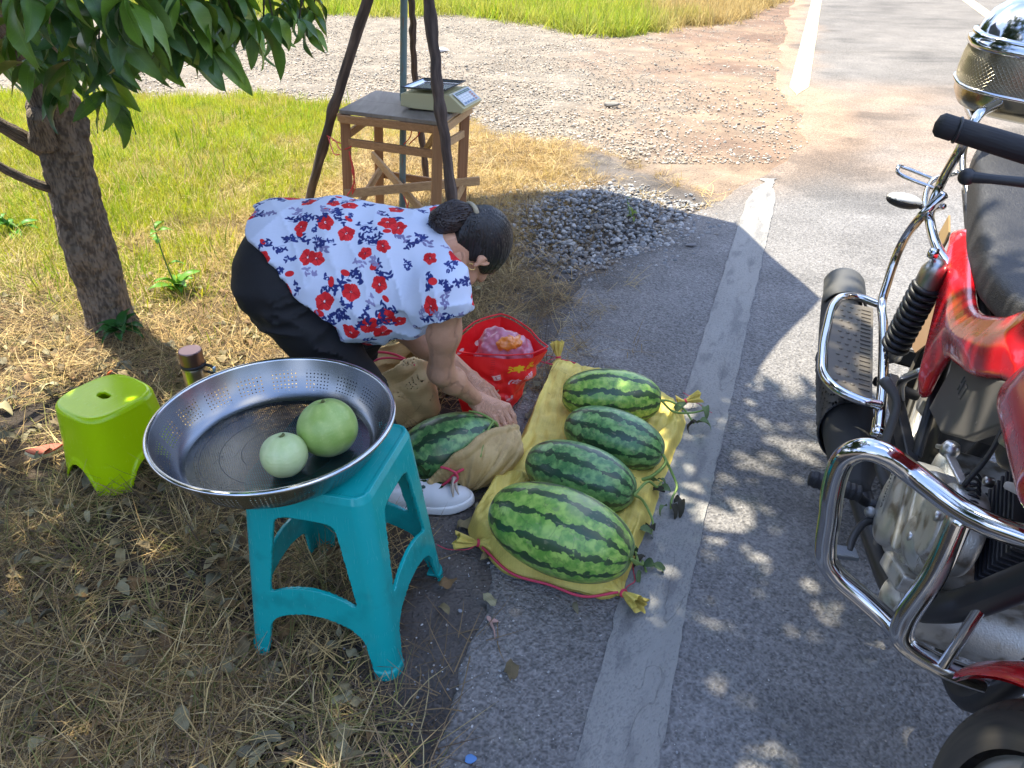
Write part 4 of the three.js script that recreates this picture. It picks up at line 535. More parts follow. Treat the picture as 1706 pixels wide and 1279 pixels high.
// ---------------------------------------------------------------- the tree with its crown
{
  const t = thing('tree', 'leaning small tree with a forked dark trunk and long drooping leaves', 'tree', W(-1.57, 0, 2.7)), o = t.position;
  const L = (x, y, d) => W(x, y, d).sub(o);
  const bark = colorTex(512, 512, (u, v) => { const f = 0.35 * tfbm(u, v, 12, 5, 3) + 0.65 * (0.5 * tnoise(u * 60, v * 20, 20, 4) + 0.5 * tnoise(u * 120, v * 40, 40, 5)), r = tfbm(u, v, 64, 3, 8), k = sstep(0.3, 0.7, f); let c = mix3([0.055, 0.042, 0.032], [0.23, 0.18, 0.13], k * 0.8 + r * 0.25); return mix3(c, [0.15, 0.13, 0.1], sstep(0.62, 0.8, tfbm(u, v, 22, 3, 15)) * 0.4); });
  const barkB = dataTex(512, 512, (u, v) => 0.6 * tfbm(u, v, 18, 5, 3) + 0.4 * (1 - Math.abs(tfbm(u, v, 30, 3, 9) - 0.5) * 2));
  const bm = mat({ map: bark, bumpMap: barkB, bumpScale: 0.012, roughness: 0.95 });
  const rough = (g, amp, f) => { g.computeVertexNormals(); const p = g.attributes.position, n = g.attributes.normal, u = g.attributes.uv; for (let i = 0; i < p.count; i++) { const x = p.getX(i), y = p.getY(i), z = p.getZ(i), k = (fbm(x * f, y * f * 0.5, z * f, 4) - 0.5) * amp; p.setXYZ(i, x + n.getX(i) * k, y + n.getY(i) * k, z + n.getZ(i) * k); u.setXY(i, u.getX(i) * 1.0, u.getY(i) * 2.2); } g.computeVertexNormals(); return g; };
  mesh('trunk', rough(tube([L(-1.575, -0.06, 2.7), L(-1.572, 0.04, 2.7), L(-1.57, 0.25, 2.7), L(-1.565, 0.5, 2.7), L(-1.545, 0.7, 2.69), L(-1.525, 0.82, 2.67), L(-1.5, 0.95, 2.63)], [0.118, 0.09, 0.083, 0.08, 0.083, 0.08, 0.05], 64, 110), 0.05, 24), bm, t);
  const limb = (pts, rad) => mesh('branch', rough(tube(pts.map((p) => L(...p)), rad, 16, pts.length * 9), 0.014, 20), bm, t);
  limb([[-1.535, 0.76, 2.67], [-1.47, 0.9, 2.6], [-1.38, 1.08, 2.48], [-1.2, 1.45, 2.3], [-0.95, 2.0, 2.0], [-0.5, 2.8, 1.9]], [0.055, 0.045, 0.036, 0.032, 0.026, 0.012]);
  limb([[-1.53, 0.78, 2.66], [-1.52, 1.0, 2.58], [-1.6, 1.4, 2.4], [-1.7, 2.0, 2.0], [-1.8, 2.8, 1.5]], [0.055, 0.045, 0.035, 0.028, 0.012]);
  limb([[-1.59, 0.7, 2.66], [-1.66, 0.8, 2.58], [-1.78, 0.96, 2.5], [-2.0, 1.4, 2.3], [-2.4, 2.3, 2.0]], [0.032, 0.022, 0.02, 0.017, 0.01]);
  limb([[-1.6, 0.56, 2.67], [-1.66, 0.62, 2.6], [-1.75, 0.76, 2.5], [-1.95, 1.1, 2.3], [-2.3, 1.8, 2.0]], [0.022, 0.015, 0.014, 0.012, 0.008]);
  limb([[-1.56, 0.74, 2.62], [-1.535, 0.8, 2.58], [-1.52, 0.845, 2.555]], [0.05, 0.036, 0.03]);
  limb([[-1.2, 1.45, 2.3], [-0.7, 1.75, 2.2], [-0.1, 2.3, 2.3], [0.2, 2.9, 2.4]], [0.026, 0.02, 0.015, 0.008]);
  limb([[-0.95, 2.0, 2.0], [-0.7, 2.5, 1.4], [-0.3, 3.0, 1.1]], [0.02, 0.016, 0.008]); limb([[-1.7, 2.0, 2.0], [-2.2, 2.6, 1.6], [-2.8, 3.0, 1.4]], [0.02, 0.015, 0.008]);
  const r = rng(201), lm = phys({ map: leafMap, color: rgb(0.17, 0.3, 0.055), roughness: 0.4, transmission: 0.22, thickness: 0, side: THREE.DoubleSide }), lm2 = lm.clone(); lm2.color.setRGB(0.25, 0.4, 0.05); const lm3 = lm.clone(); lm3.color.setRGB(0.1, 0.21, 0.06);
  const shapes = [leafGeo(0.14, 0.04, 0.9, 0.4, 8, 0.1, 1), leafGeo(0.155, 0.045, 1.5, 0.5, 8, 0.14, 2), leafGeo(0.12, 0.034, 0.5, 0.35, 8, 0.1, 3), leafGeo(0.11, 0.032, 2.0, 0.7, 8, 0.18, 4)];
  const C = [[-1.10, 1.18, 1.90], [-0.90, 1.23, 1.70], [-0.91, 1.17, 1.80], [-1.16, 1.08, 2.00], [-1.01, 1.10, 1.90], [-0.81, 1.20, 1.70], [-0.72, 1.25, 1.60], [-1.00, 1.09, 2.00], [-1.03, 1.05, 2.10], [-0.85, 1.16, 1.90], [-0.76, 1.22, 1.80], [-0.75, 1.18, 1.90], [-0.77, 1.14, 2.00], [-0.69, 1.21, 1.90], [-0.72, 1.12, 2.00], [-0.66, 1.18, 2.00], [-0.65, 1.16, 2.10], [-0.65, 1.13, 2.20], [-0.62, 1.16, 2.20], [-0.60, 1.18, 2.30], [-0.58, 1.14, 2.30], [-0.57, 1.15, 2.40], [-0.58, 1.11, 2.40], [-0.66, 1.22, 2.00], [-1.20, 1.12, 2.20], [-1.26, 1.12, 2.10], [-0.90, 1.26, 1.60], [-0.88, 1.12, 2.10], [-0.79, 1.28, 1.60], [-0.70, 1.24, 1.80], [-1.3, 1.14, 1.95], [-1.18, 1.22, 1.75], [-1.2, 1.0, 2.2], [-1.08, 0.98, 2.15]];
  C.forEach(([x, y, d], i) => {
    const small = d > 2.15 && x > -0.7, b = L(x, y, d), up = V((r() - 0.5) * 0.25, 0.3 + 0.2 * r(), (r() - 0.5) * 0.25), k = small ? 0.66 : 1;
    mesh('twig', tube([b.clone(), b.clone().addScaledVector(up, 0.4).add(V(0.02, 0, 0.01)), b.clone().add(up)], [0.0022, 0.003, 0.004], 6, 12), bm, t);
    const n = i % 3 ? 8 : 9;
    for (let j = 0; j < n; j++) { const l = mesh('leaf', shapes[Math.floor(r() * 4)], [lm, lm2, lm3][Math.floor(r() * 3)], t); l.position.copy(b).addScaledVector(up, j < 3 ? 0.25 * r() : 0.02); l.rotation.order = 'YXZ'; l.rotation.set((r() - 0.5) * 1.4, j / n * 6.283 + r() * 0.8, lerp(-0.15, -1.25, Math.pow(r(), 0.7))); const s = lerp(0.8, 1.15, r()) * k; l.scale.set(s, s, s); }
  });
  // the crown above the picture: leaf sprays round many twig ends
  const spots = [], SUNX = 0.31, SUND = -0.346;
  const far = (x) => piece([[-4, 1.7], [-1.6, 1.88], [-1.0, 1.92], [-0.6, 1.98], [-0.2, 2.15], [0.3, 2.3], [0.6, 2.3], [0.95, 2.2], [1.3, 2.05]], x);
  for (let i = 0; i < 640; i++) {
    const core = i > 575, gx = core ? lerp(-0.75, 0.3, r()) : lerp(-3.4, 1.3, r()), gd = core ? lerp(1.1, 1.95, r()) : lerp(-0.7, 2.5, r()), h = gx > 0.25 ? lerp(2.6, 4.6, r()) : lerp(1.75, 3.5, r()), edge = far(gx) - gd + (fbm(gx * 3, gd * 3, 2, 2) - 0.5) * 0.25; if (edge < 0.1) continue;
    const rightSide = sstep(0.25, 1.15, gx - (gd - 1.2) * 0.25); if (r() < rightSide * 0.4 || gx > 1.15 && r() < 0.6) continue;
    const px = gx - SUNX * h, pd = gd - SUND * h; const m = gx < -0.35 ? 43 : 31, R = gx < -0.35 ? 0.19 : 0.165;
    for (let j = 0; j < m; j++) { const a = r() * 6.28, q = R * Math.pow(r(), 0.6), yy = h + (r() - 0.5) * 0.26; if (yy < 1.5) continue; const k = lerp(0.7, 1.3, r()); spots.push([px + Math.cos(a) * q - o.x, yy, -(pd + Math.sin(a) * q) - o.z, r() * 6.28, lerp(0.75, 1.15, r()), [0.1 * k, 0.2 * k, 0.06 * k], (r() - 0.5) * 2.2]); }
  }
  const lw = lm.clone(); lw.color.setRGB(1, 1, 1); scatter('crown', shapes.slice(0, 2), lw, spots, null, null, t);
}
function sprout(label, pos, n, size, col, seed, stemH = 0) {
  const t = thing('leafy_plant', label, 'plant', pos), r = rng(seed), m = leafy({ map: leafMap, color: col, roughness: 0.4, transmission: 0.3 }), sm = mat({ color: rgb(0.12, 0.2, 0.05), roughness: 0.7 });
  if (stemH) { mesh('stem', tube([V(0, 0, 0), V(-0.02, stemH * 0.5, 0.01), V(-0.035, stemH, 0.0)], [0.004, 0.003, 0.0015], 7, 14), sm, t); }
  for (let i = 0; i < n; i++) { const hi = stemH && i % 2, y = hi ? stemH * lerp(0.4, 1, r()) : 0.01 + 0.03 * r(), l = mesh('leaf', leafGeo(size * lerp(0.7, 1.2, r()) * (hi ? 0.5 : 1), size * 0.34 * (hi ? 0.5 : 1), 1.2, 0.5, 8, 0.1, i), m, t); l.position.set(hi ? -0.035 * y / stemH : 0, y, 0); l.rotation.order = 'YXZ'; l.rotation.set((r() - 0.5) * 0.5, i * 2.4 + r() * 0.6, hi ? 0.3 : lerp(0.05, 1.0, r())); }
}
sprout('bright green sapling with a thin upright stem right of the tree trunk', W(-1.42, 0, 3.0), 16, 0.13, rgb(0.2, 0.42, 0.05), 3, 0.34);
sprout('dark green sprout growing against the base of the tree trunk', W(-1.47, 0.02, 2.58), 13, 0.105, rgb(0.07, 0.2, 0.05), 4);
sprout('small green weed at the left edge of the picture in the grass', W(-2.5, 0, 3.7), 14, 0.12, rgb(0.14, 0.36, 0.05), 5, 0.1);
sprout('thin yellow green weed growing out of the gravel heap', W(0.62, 0.03, 3.85), 9, 0.05, rgb(0.3, 0.36, 0.06), 6, 0.12);
// ---------------------------------------------------------------- table, umbrella, poles, scale
const woodTex = (a, b, seed) => colorTex(256, 512, (u, v) => { const g = tfbm(u * 0.999, v * 0.999, 4, 3, seed), l = tnoise(u * 48 + g * 5, v * 6, 48, seed + 2), f = tnoise(u * 128, v * 10, 128, seed + 5); return mix3(b, a, clamp(0.2 + 0.55 * l + 0.35 * f + 0.4 * (g - 0.5))); });
const wood = [[[0.5, 0.27, 0.12], [0.3, 0.14, 0.06]], [[0.6, 0.38, 0.18], [0.4, 0.22, 0.1]], [[0.43, 0.22, 0.1], [0.25, 0.11, 0.05]]].map(([a, b], i) => mat({ map: woodTex(a, b, i * 9 + 1), roughness: 0.75 }));
const stringM = mat({ color: rgb(0.75, 0.07, 0.05), roughness: 0.5 });
{
  const t = thing('wooden_table', 'rough wooden table knocked together from battens beside the umbrella pole', 'table', W(-0.5, 0, 3.75)), o = t.position, L = (x, y, d) => W(x + 0.075 * (y - 0.62), y, d).sub(o);
  const FL = [-0.79, 3.66], FR = [-0.305, 3.42], BR = [-0.2, 3.86], BL = [-0.69, 4.1], inn = (p, k = 0.08) => [lerp(p[0], -0.5, k), lerp(p[1], 3.76, k)];
  const sh = new THREE.Shape([FL, FR, BR, BL].map(([x, d]) => new THREE.Vector2(x - o.x, d + o.z)));
  const boards = [[0, 0.48], [0.485, 1]]; for (const [a, b] of boards) { const P = (s, u) => { const q = [lerp(FL[0], BL[0], s), lerp(FL[1], BL[1], s)], w = [lerp(FR[0], BR[0], s), lerp(FR[1], BR[1], s)]; return new THREE.Vector2(lerp(q[0], w[0], u) - o.x, lerp(q[1], w[1], u) + o.z); }; const s = new THREE.Shape([P(a, 0), P(a, 1), P(b, 1), P(b, 0)]); mesh('tabletop_board', new THREE.ExtrudeGeometry(s, { depth: 0.014, bevelEnabled: true, bevelSize: 0.002, bevelThickness: 0.002, bevelSegments: 1 }).rotateX(-Math.PI / 2).translate(0, 0.606, 0), mat({ map: woodTex([0.3, 0.26, 0.22], [0.17, 0.14, 0.12], 33), roughness: 0.55 }), t); }
  const legs = [FL, FR, BR, BL].map((p) => inn(p));
  legs.forEach(([x, d], i) => mesh('leg', bar(L(x, -0.02, d), L(x, 0.6, d), 0.046, 0.042, 0.004, V(0.2, 0, 1)), wood[i % 2 ? 0 : 2], t));
  const rail = (a, b, w, h, m) => mesh('rail', bar(L(...a), L(...b), w, h, 0.003), wood[m], t), [lf, rf, rb, lb] = legs, at = (p, y, dx = 0, dd = 0) => [p[0] + dx, y, p[1] + dd];
  rail(at(lf, 0.585, -0.02, -0.024), at(rf, 0.585, 0.03, -0.024), 0.016, 0.035, 0); rail(at(rf, 0.585, 0.03), at(rb, 0.585, 0.03), 0.016, 0.035, 1); rail(at(lf, 0.585, -0.03), at(lb, 0.585, -0.03), 0.016, 0.035, 1); rail(at(lb, 0.585), at(rb, 0.585), 0.016, 0.035, 0);
  rail(at(lf, 0.475), at(rf, 0.475), 0.02, 0.036, 0); rail(at(rf, 0.5), at(rb, 0.47), 0.018, 0.034, 1); rail(at(lf, 0.5), at(lb, 0.52), 0.018, 0.034, 1);
  rail(at(lf, 0.235, -0.01, -0.028), at(rb, 0.25, 0.09, -0.05), 0.016, 0.042, 1); rail(at(lf, 0.12, 0, -0.028), at(rf, 0.12, 0, -0.028), 0.018, 0.04, 2); rail(at(lb, 0.31, -0.03, -0.02), at(rf, 0.13, 0, 0.03), 0.016, 0.045, 1); rail(at(lf, 0.12, 0.02, 0.03), at(lb, 0.25, 0.02, -0.02), 0.016, 0.04, 1); rail(at(rf, 0.11, 0.02, 0.03), at(rb, 0.24, 0.02, -0.02), 0.016, 0.04, 1); rail(at(lb, 0.2, 0, 0.02), at(rb, 0.2, 0, 0.02), 0.016, 0.04, 0);
  mesh('brace', bar(L(...at(rf, 0.56, -0.01, 0.04)), L(...at(rf, 0.42, -0.08, 0.25)), 0.016, 0.03), wood[1], t);
}
{
  const t = thing('market_umbrella', 'grey green steel pole of a big sun umbrella standing through the wooden table', 'umbrella', W(-0.573, 0, 3.86)); t.rotation.z = -0.082;
  const paint = mat({ map: colorTex(128, 512, (u, v) => { const n = tfbm(u, v, 8, 4, 2); return mix3(mix3([0.14, 0.22, 0.22], [0.24, 0.33, 0.33], n), [0.3, 0.16, 0.09], sstep(0.62, 0.75, n) * 0.7); }), roughness: 0.5, metalness: 0.2 });
  mesh('pole', tube([V(0, -0.03, 0), V(0, 2.15, 0)], 0.0165, 20, 4, false), paint, t);
  const cloth = phys({ color: rgb(0.12, 0.2, 0.45), roughness: 0.85, side: THREE.DoubleSide }); const n = 8, R = 1.22;
  for (let i = 0; i < n; i++) { const a0 = i / n * 6.283 + 0.25, a1 = (i + 1) / n * 6.283 + 0.25, pos = [], idx = []; for (let j = 0; j <= 6; j++) for (let k = 0; k <= 6; k++) { const s = j / 6, a = lerp(a0, a1, k / 6), sc = 1 - 0.075 * Math.sin(Math.PI * k / 6) * s; pos.push(Math.cos(a) * R * s * sc, 2.16 - 0.3 * s * s - 0.03 * Math.sin(Math.PI * k / 6) * s, Math.sin(a) * R * s * sc); } for (let j = 0; j < 6; j++) for (let k = 0; k < 6; k++) { const o = j * 7 + k; idx.push(o, o + 1, o + 7, o + 1, o + 8, o + 7); } mesh('canopy_panel', geo(pos, idx), cloth, t); const rp = []; for (let j = 0; j <= 6; j++) { const s = j / 6 * 1.02; rp.push(V(Math.cos(a0) * R * s, 2.145 - 0.3 * s * s, Math.sin(a0) * R * s)); } mesh('rib', tube(rp, 0.005, 6, 12), paint, t); }
}
{
  const bm = mat({ map: colorTex(128, 512, (u, v) => { const n = tfbm(u, v, 10, 4, 12); return mix3([0.05, 0.035, 0.03], [0.19, 0.14, 0.11], n * n * 1.5); }), bumpMap: dataTex(128, 256, (u, v) => tfbm(u, v, 16, 4, 5)), bumpScale: 0.005, roughness: 0.9 });
  const pole = (label, pts, r0, r1, seed) => { const P = pts.map((p) => W(...p)), t = thing('wooden_pole', label, 'pole', P[0].clone(), null), r = rng(seed), c = new THREE.CatmullRomCurve3(P), q = [], rr = []; for (let i = 0; i <= 26; i++) { const p = c.getPoint(i / 26).sub(P[0]); if (i && i < 26) p.add(V((r() - 0.5) * 0.008 * (i % 3 ? 0.4 : 1.3), 0, (r() - 0.5) * 0.008)); q.push(p); rr.push(lerp(r0, r1, i / 26) * (1 + (r() > 0.8 ? 0.22 : 0) + (r() - 0.5) * 0.1)); } mesh('stick', tube(q, rr, 14, 120), bm, t); return t; };
  pole('knobbly dark branch leaning from the left against the umbrella pole', [[-1.12, -0.02, 4.0], [-0.93, 0.42, 3.88], [-0.74, 0.85, 3.84], [-0.48, 1.45, 3.86], [-0.4, 1.65, 3.87]], 0.022, 0.025, 3);
  pole('knobbly dark branch rising in front of the right side of the table', [[-0.25, -0.02, 3.36], [-0.275, 0.45, 3.33], [-0.31, 0.78, 3.38], [-0.345, 1.1, 3.55], [-0.41, 1.65, 3.84]], 0.022, 0.024, 4);
  pole('thin reddish branch propped behind the umbrella pole', [[-0.5, -0.02, 4.5], [-0.51, 0.66, 4.3], [-0.48, 1.03, 4.1], [-0.43, 1.6, 3.9]], 0.017, 0.015, 5);
  const str = (label, paths, c) => { const t = thing('red_string', label, 'string', W(...c)); for (const p of paths) mesh('strand', tube(p.map((q) => W(...q).sub(t.position)), 0.0028, 6, p.length * 10), stringM, t); };
  str('red plastic string tying the left branch to the table leg', [[[-0.915, 0.46, 3.86], [-0.86, 0.45, 3.8], [-0.8, 0.44, 3.66], [-0.75, 0.46, 3.64], [-0.8, 0.45, 3.72], [-0.88, 0.44, 3.84]], [[-0.9, 0.45, 3.85], [-0.86, 0.4, 3.75], [-0.81, 0.42, 3.65]], [[-0.76, 0.44, 3.63], [-0.745, 0.34, 3.62], [-0.765, 0.24, 3.62]], [[-0.76, 0.44, 3.63], [-0.75, 0.3, 3.61], [-0.8, 0.22, 3.6]], [[-0.765, 0.24, 3.62], [-0.745, 0.28, 3.61], [-0.755, 0.36, 3.62]]], [-0.8, 0.44, 3.66]);
  str('loose red string hanging from the umbrella pole under the tabletop', [[[-0.53, 0.42, 3.84], [-0.49, 0.47, 3.8], [-0.47, 0.55, 3.78], [-0.44, 0.5, 3.76], [-0.5, 0.43, 3.8]], [[-0.55, 0.17, 3.83], [-0.53, 0.1, 3.8], [-0.54, 0.03, 3.78]], [[-0.55, 0.22, 3.83], [-0.52, 0.16, 3.81], [-0.555, 0.06, 3.8]]], [-0.53, 0.42, 3.84]);
}
{
  const t = thing('weighing_scale', 'pale plastic weighing scale with a steel tray on the wooden table', 'scale', W(-0.34, 0.6255, 3.71)); t.rotation.y = -0.345; t.scale.setScalar(0.82);
  const body = mat({ color: rgb(0.66, 0.6, 0.34), roughness: 0.45 }), steel = mat({ color: rgb(0.6, 0.62, 0.66), metalness: 1, roughness: 0.18, side: THREE.DoubleSide }), dk = mat({ color: rgb(0.05, 0.05, 0.055), roughness: 0.5 });
  const prof = new THREE.Shape([[-0.165, 0.016], [-0.16, 0.07], [-0.14, 0.078], [0.1, 0.08], [0.125, 0.084], [0.205, 0.02], [0.19, 0.0], [-0.09, 0.006]].map((p) => new THREE.Vector2(...p)));
  mesh('housing', new THREE.ExtrudeGeometry(prof, { depth: 0.25, bevelEnabled: true, bevelSize: 0.006, bevelThickness: 0.008, bevelSegments: 3 }).translate(0, 0.006, -0.125), body, t);
  const keys = canvasTex(256, 256, (c, w, h) => { c.fillStyle = '#cfd4d6'; c.fillRect(0, 0, w, h); c.fillStyle = '#2a3c36'; c.fillRect(20, 16, w - 40, 44); c.fillStyle = '#7f9a86'; for (let i = 0; i < 3; i++) c.fillRect(30 + i * 68, 26, 58, 24); for (let i = 0; i < 5; i++) for (let j = 0; j < 4; j++) { c.fillStyle = i === 4 ? '#b8705a' : j === 3 ? '#5a7fa8' : '#f2f3f2'; c.fillRect(24 + i * 43, 80 + j * 42, 34, 30); } });
  const kp = new THREE.PlaneGeometry(0.22, 0.092); mesh('keypad', kp.rotateX(-Math.PI / 2).rotateY(Math.PI / 2).rotateZ(-Math.atan2(0.064, 0.08)).translate(0.1745, 0.0675, 0), mat({ map: keys, roughness: 0.4 }), t);
  mesh('tray_support', rbox(0.1, 0.016, 0.1, 0.004).translate(-0.02, 0.095, 0), dk, t);
  const tp = [], ti = [], n = 24; for (let j = 0; j <= n; j++) for (let i = 0; i <= n; i++) { const x = (i / n - 0.5) * 0.26, z = (j / n - 0.5) * 0.28, e = Math.max(Math.abs(x) - 0.105, Math.abs(z) - 0.115, 0) / 0.025; tp.push(x - 0.02, 0.105 + 0.014 * e * e, z); } for (let j = 0; j < n; j++) for (let i = 0; i < n; i++) { const a = j * (n + 1) + i; ti.push(a, a + 1, a + n + 1, a + 1, a + n + 2, a + n + 1); }
  mesh('tray', geo(tp, ti), steel, t); mesh('tray_rim', tube([V(-0.15, 0.119, -0.14), V(0.11, 0.119, -0.14), V(0.11, 0.119, 0.14), V(-0.15, 0.119, 0.14), V(-0.15, 0.119, -0.14)], 0.0035, 6, 4, false), dk, t);
  for (const [x, z] of [[-0.12, 0.09], [-0.12, -0.09], [0.12, 0.09], [0.12, -0.09]]) mesh('foot', lathe([[0, -0.0005], [0.012, -0.0005], [0.012, 0.008], [0, 0.008]], 12).translate(x, 0, z), dk, t);
}
// ---------------------------------------------------------------- small things on the ground
{
  const t = thing('melon_rind', 'dried reddish piece of melon rind lying left of the lime stool', 'rind', W(-1.4, 0.02, 1.86)); t.rotation.set(0.15, 0.4, -0.1);
  const s = new THREE.Shape(); s.moveTo(-0.045, 0); s.quadraticCurveTo(0, -0.05, 0.05, 0.0); s.quadraticCurveTo(0.02, 0.02, -0.045, 0); mesh('flesh', new THREE.ExtrudeGeometry(s, { depth: 0.012, bevelEnabled: true, bevelSize: 0.002, bevelThickness: 0.003 }).rotateX(-Math.PI / 2), mat({ color: rgb(0.42, 0.09, 0.045), roughness: 0.7 }), t); mesh('skin', tube([V(-0.047, 0.004, 0), V(-0.02, 0.004, 0.025), V(0.012, 0.004, 0.024), V(0.052, 0.004, 0)], 0.006, 8, 20), mat({ color: rgb(0.45, 0.38, 0.22), roughness: 0.7 }), t);
  const l = (name, label, cat, pos, g, c) => { const m = mesh(name, g, mat({ color: c, roughness: 0.8, side: THREE.DoubleSide }), scene); m.position.copy(pos); return tag(m, label, cat); };
  l('fallen_leaf', 'bright orange brown leaf tip standing behind the lime stool', 'leaf', W(-1.36, 0.05, 2.2), leafGeo(0.06, 0.03, 0.5, 0.6).rotateZ(0.9), rgb(0.5, 0.13, 0.04));
  l('paper_scrap', 'tiny crumpled blue scrap of paper on the asphalt near the picture bottom', 'paper', W(-0.079, 0.008, 0.885), stone(91, 0.4).scale(0.012, 0.006, 0.012), rgb(0.1, 0.22, 0.45));
  l('dried_flower', 'withered pinkish flower stalk lying on the asphalt', 'flower', W(-0.05, 0.009, 1.22), merge([tube([V(0, 0, 0), V(0.01, 0.002, 0.03), V(0.012, 0, 0.05)], [0.004, 0.002, 0.001], 6, 10), leafGeo(0.02, 0.012, 0.6, 0.4), leafGeo(0.018, 0.01, 0.4, 0.4).rotateY(2)]), rgb(0.45, 0.27, 0.22));
  l('orange_twig', 'short orange brown twig between the teal stool and the sack', 'twig', W(-0.231, 0.014, 1.423), tube([V(-0.01, 0, 0.008), V(0, 0.002, 0), V(0.012, 0, -0.01)], 0.0035, 7, 10), rgb(0.5, 0.2, 0.08));
  l('grey_stone', 'lone dark grey stone on the sunlit dirt beside the road', 'stone', W(0.827, 0.02, 6.69), stone(92, 0.5).scale(0.075, 0.045, 0.045), rgb(0.2, 0.18, 0.15));
  l('white_pebble', 'whitish stone on the gravel behind the table', 'stone', W(-0.85, 0.02, 9.6), stone(93, 0.55).scale(0.1, 0.06, 0.07), rgb(0.55, 0.53, 0.5));
  l('flat_pebble', 'dark flat pebble beside the road edge line', 'stone', W(0.87, 0.012, 3.55), stone(94, 0.35).scale(0.025, 0.014, 0.018), rgb(0.16, 0.15, 0.15));
}
// ---------------------------------------------------------------- the woman bending over the sacks
{
  const t = thing('person', 'woman in a floral blouse and black trousers bending down to the sacks', 'person', W(-0.42, 0, 1.8)), off = t.position.clone().negate();
  const put = (name, g, m, parent = t) => mesh(name, parent === t ? g.translate(off.x, off.y, off.z) : g, m, parent);
  const SR = W(-0.152, 0.635, 1.628), SL = W(-0.15, 0.635, 1.89), ER = W(-0.182, 0.395, 1.695), WR = W(-0.1, 0.215, 1.838), EL = W(-0.3, 0.38, 1.96), WL = W(-0.14, 0.225, 1.965), NB = W(-0.14, 0.685, 1.765), HC = W(-0.108, 0.688, 1.79);
  const headM = new THREE.Matrix4(), hc = V(0.72, -0.1, -0.68).normalize(), hf = V(-0.209, -0.968, -0.079); hf.addScaledVector(hc, -hf.dot(hc)).normalize(); headM.makeBasis(hc.clone().cross(hf), hc, hf).scale(V(0.87, 0.87, 0.87)).setPosition(HC);
  const skinTex = colorTex(256, 256, (u, v) => { const n = tfbm(u, v, 8, 5, 3), f = tnoise(u * 90, v * 90, 90, 4); return mix3([0.62, 0.34, 0.21], [0.5, 0.25, 0.145], clamp(n * 1.1 - 0.1 + 0.2 * (f - 0.5))); });
  const skin = phys({ map: skinTex, roughness: 0.5, bumpMap: dataTex(256, 256, (u, v) => 0.5 * tfbm(u, v, 40, 3, 6) + 0.5 * tfbm(u, v, 16, 3, 2)), bumpScale: 0.0014, sheen: 0.15, sheenRoughness: 0.6 });
  // skin: trunk, arms, legs under the clothes, with a head and two hands of finer mesh
  const bones = [cone(W(-0.56, 0.66, 1.8), W(-0.4, 0.68, 1.79), 0.09, 0.09), cone(W(-0.4, 0.68, 1.79), W(-0.2, 0.67, 1.765), 0.09, 0.085), cone(SR, SL, 0.045, 0.045), cone(W(-0.19, 0.68, 1.765), HC.clone().addScaledVector(hc, -0.06).addScaledVector(hf, 0.0), 0.05, 0.05),
    cone(SR, SR.clone().lerp(ER, 0.45), 0.042, 0.038), cone(SR.clone().lerp(ER, 0.45), ER, 0.038, 0.029), cone(ER, ER.clone().lerp(WR, 0.3), 0.03, 0.0315), cone(ER.clone().lerp(WR, 0.3), WR, 0.0315, 0.021), cone(SL, EL, 0.047, 0.037), cone(EL, EL.clone().lerp(WL, 0.3), 0.037, 0.04), cone(EL.clone().lerp(WL, 0.3), WL, 0.04, 0.0255),
    cone(W(-0.57, 0.63, 1.73), W(-0.4, 0.37, 1.67), 0.08, 0.05), cone(W(-0.4, 0.37, 1.67), W(-0.335, 0.08, 1.67), 0.048, 0.035), cone(W(-0.57, 0.63, 1.88), W(-0.42, 0.39, 1.97), 0.08, 0.05), cone(W(-0.42, 0.39, 1.97), W(-0.56, 0.08, 2.0), 0.048, 0.035)];
  const bodyF = (x, y, z) => { let d = 1e3; for (const b of bones) d = smin(d, b(x, y, z), 0.03); return d; };
  const pieces = [sdfMesh(bodyF, [-0.72, 0.02, -2.1], [0.04, 0.84, -1.5], 0.011, boxUV(4))];
  {
    const H = [ell(V(0, 0.03, -0.012), V(0.074, 0.098, 0.094)), ell(V(0, -0.045, 0.03), V(0.056, 0.07, 0.062)), ell(V(0, -0.095, 0.058), V(0.026, 0.024, 0.026)), cone(V(0, 0.01, 0.088), V(0, -0.028, 0.106), 0.008, 0.014), cone(V(0.02, -0.03, 0.092), V(-0.02, -0.03, 0.092), 0.01, 0.01), cone(V(0.018, -0.064, 0.086), V(-0.018, -0.064, 0.086), 0.009, 0.009), cone(V(0.04, 0.03, 0.073), V(-0.04, 0.03, 0.073), 0.016, 0.016), cone(V(0.045, -0.02, 0.065), V(0.03, -0.04, 0.07), 0.02, 0.018), cone(V(-0.045, -0.02, 0.065), V(-0.03, -0.04, 0.07), 0.02, 0.018), cone(V(0, -0.05, -0.025), V(0, -0.085, -0.03), 0.05, 0.048)];
    const ears = [1, -1].map((s) => ({ o: ell(V(s * 0.077, -0.008, -0.008), V(0.007, 0.029, 0.017), new THREE.Quaternion().setFromEuler(new THREE.Euler(0.25, s * 0.4, 0))), i: ell(V(s * 0.088, -0.005, -0.004), V(0.008, 0.019, 0.01)), l: cone(V(s * 0.077, -0.033, 0), V(s * 0.077, -0.04, 0.002), 0.007, 0.006) }));
    const eyes = [1, -1].map((s) => cone(V(s * 0.03, 0.008, 0.09), V(s * 0.034, 0.008, 0.094), 0.014, 0.014));
    const hF = (x, y, z) => { let d = 1e3; for (const h of H) d = smin(d, h(x, y, z), 0.022); for (const e of eyes) d = smax(d, -e(x, y, z), 0.012); for (const e of ears) d = smin(d, smin(smax(e.o(x, y, z), -e.i(x, y, z), 0.005), e.l(x, y, z), 0.006), 0.008); return d; };
    pieces.push(xf(sdfMesh(hF, [-0.11, -0.19, -0.14], [0.11, 0.15, 0.14], 0.0042, boxUV(4)), headM));
  }
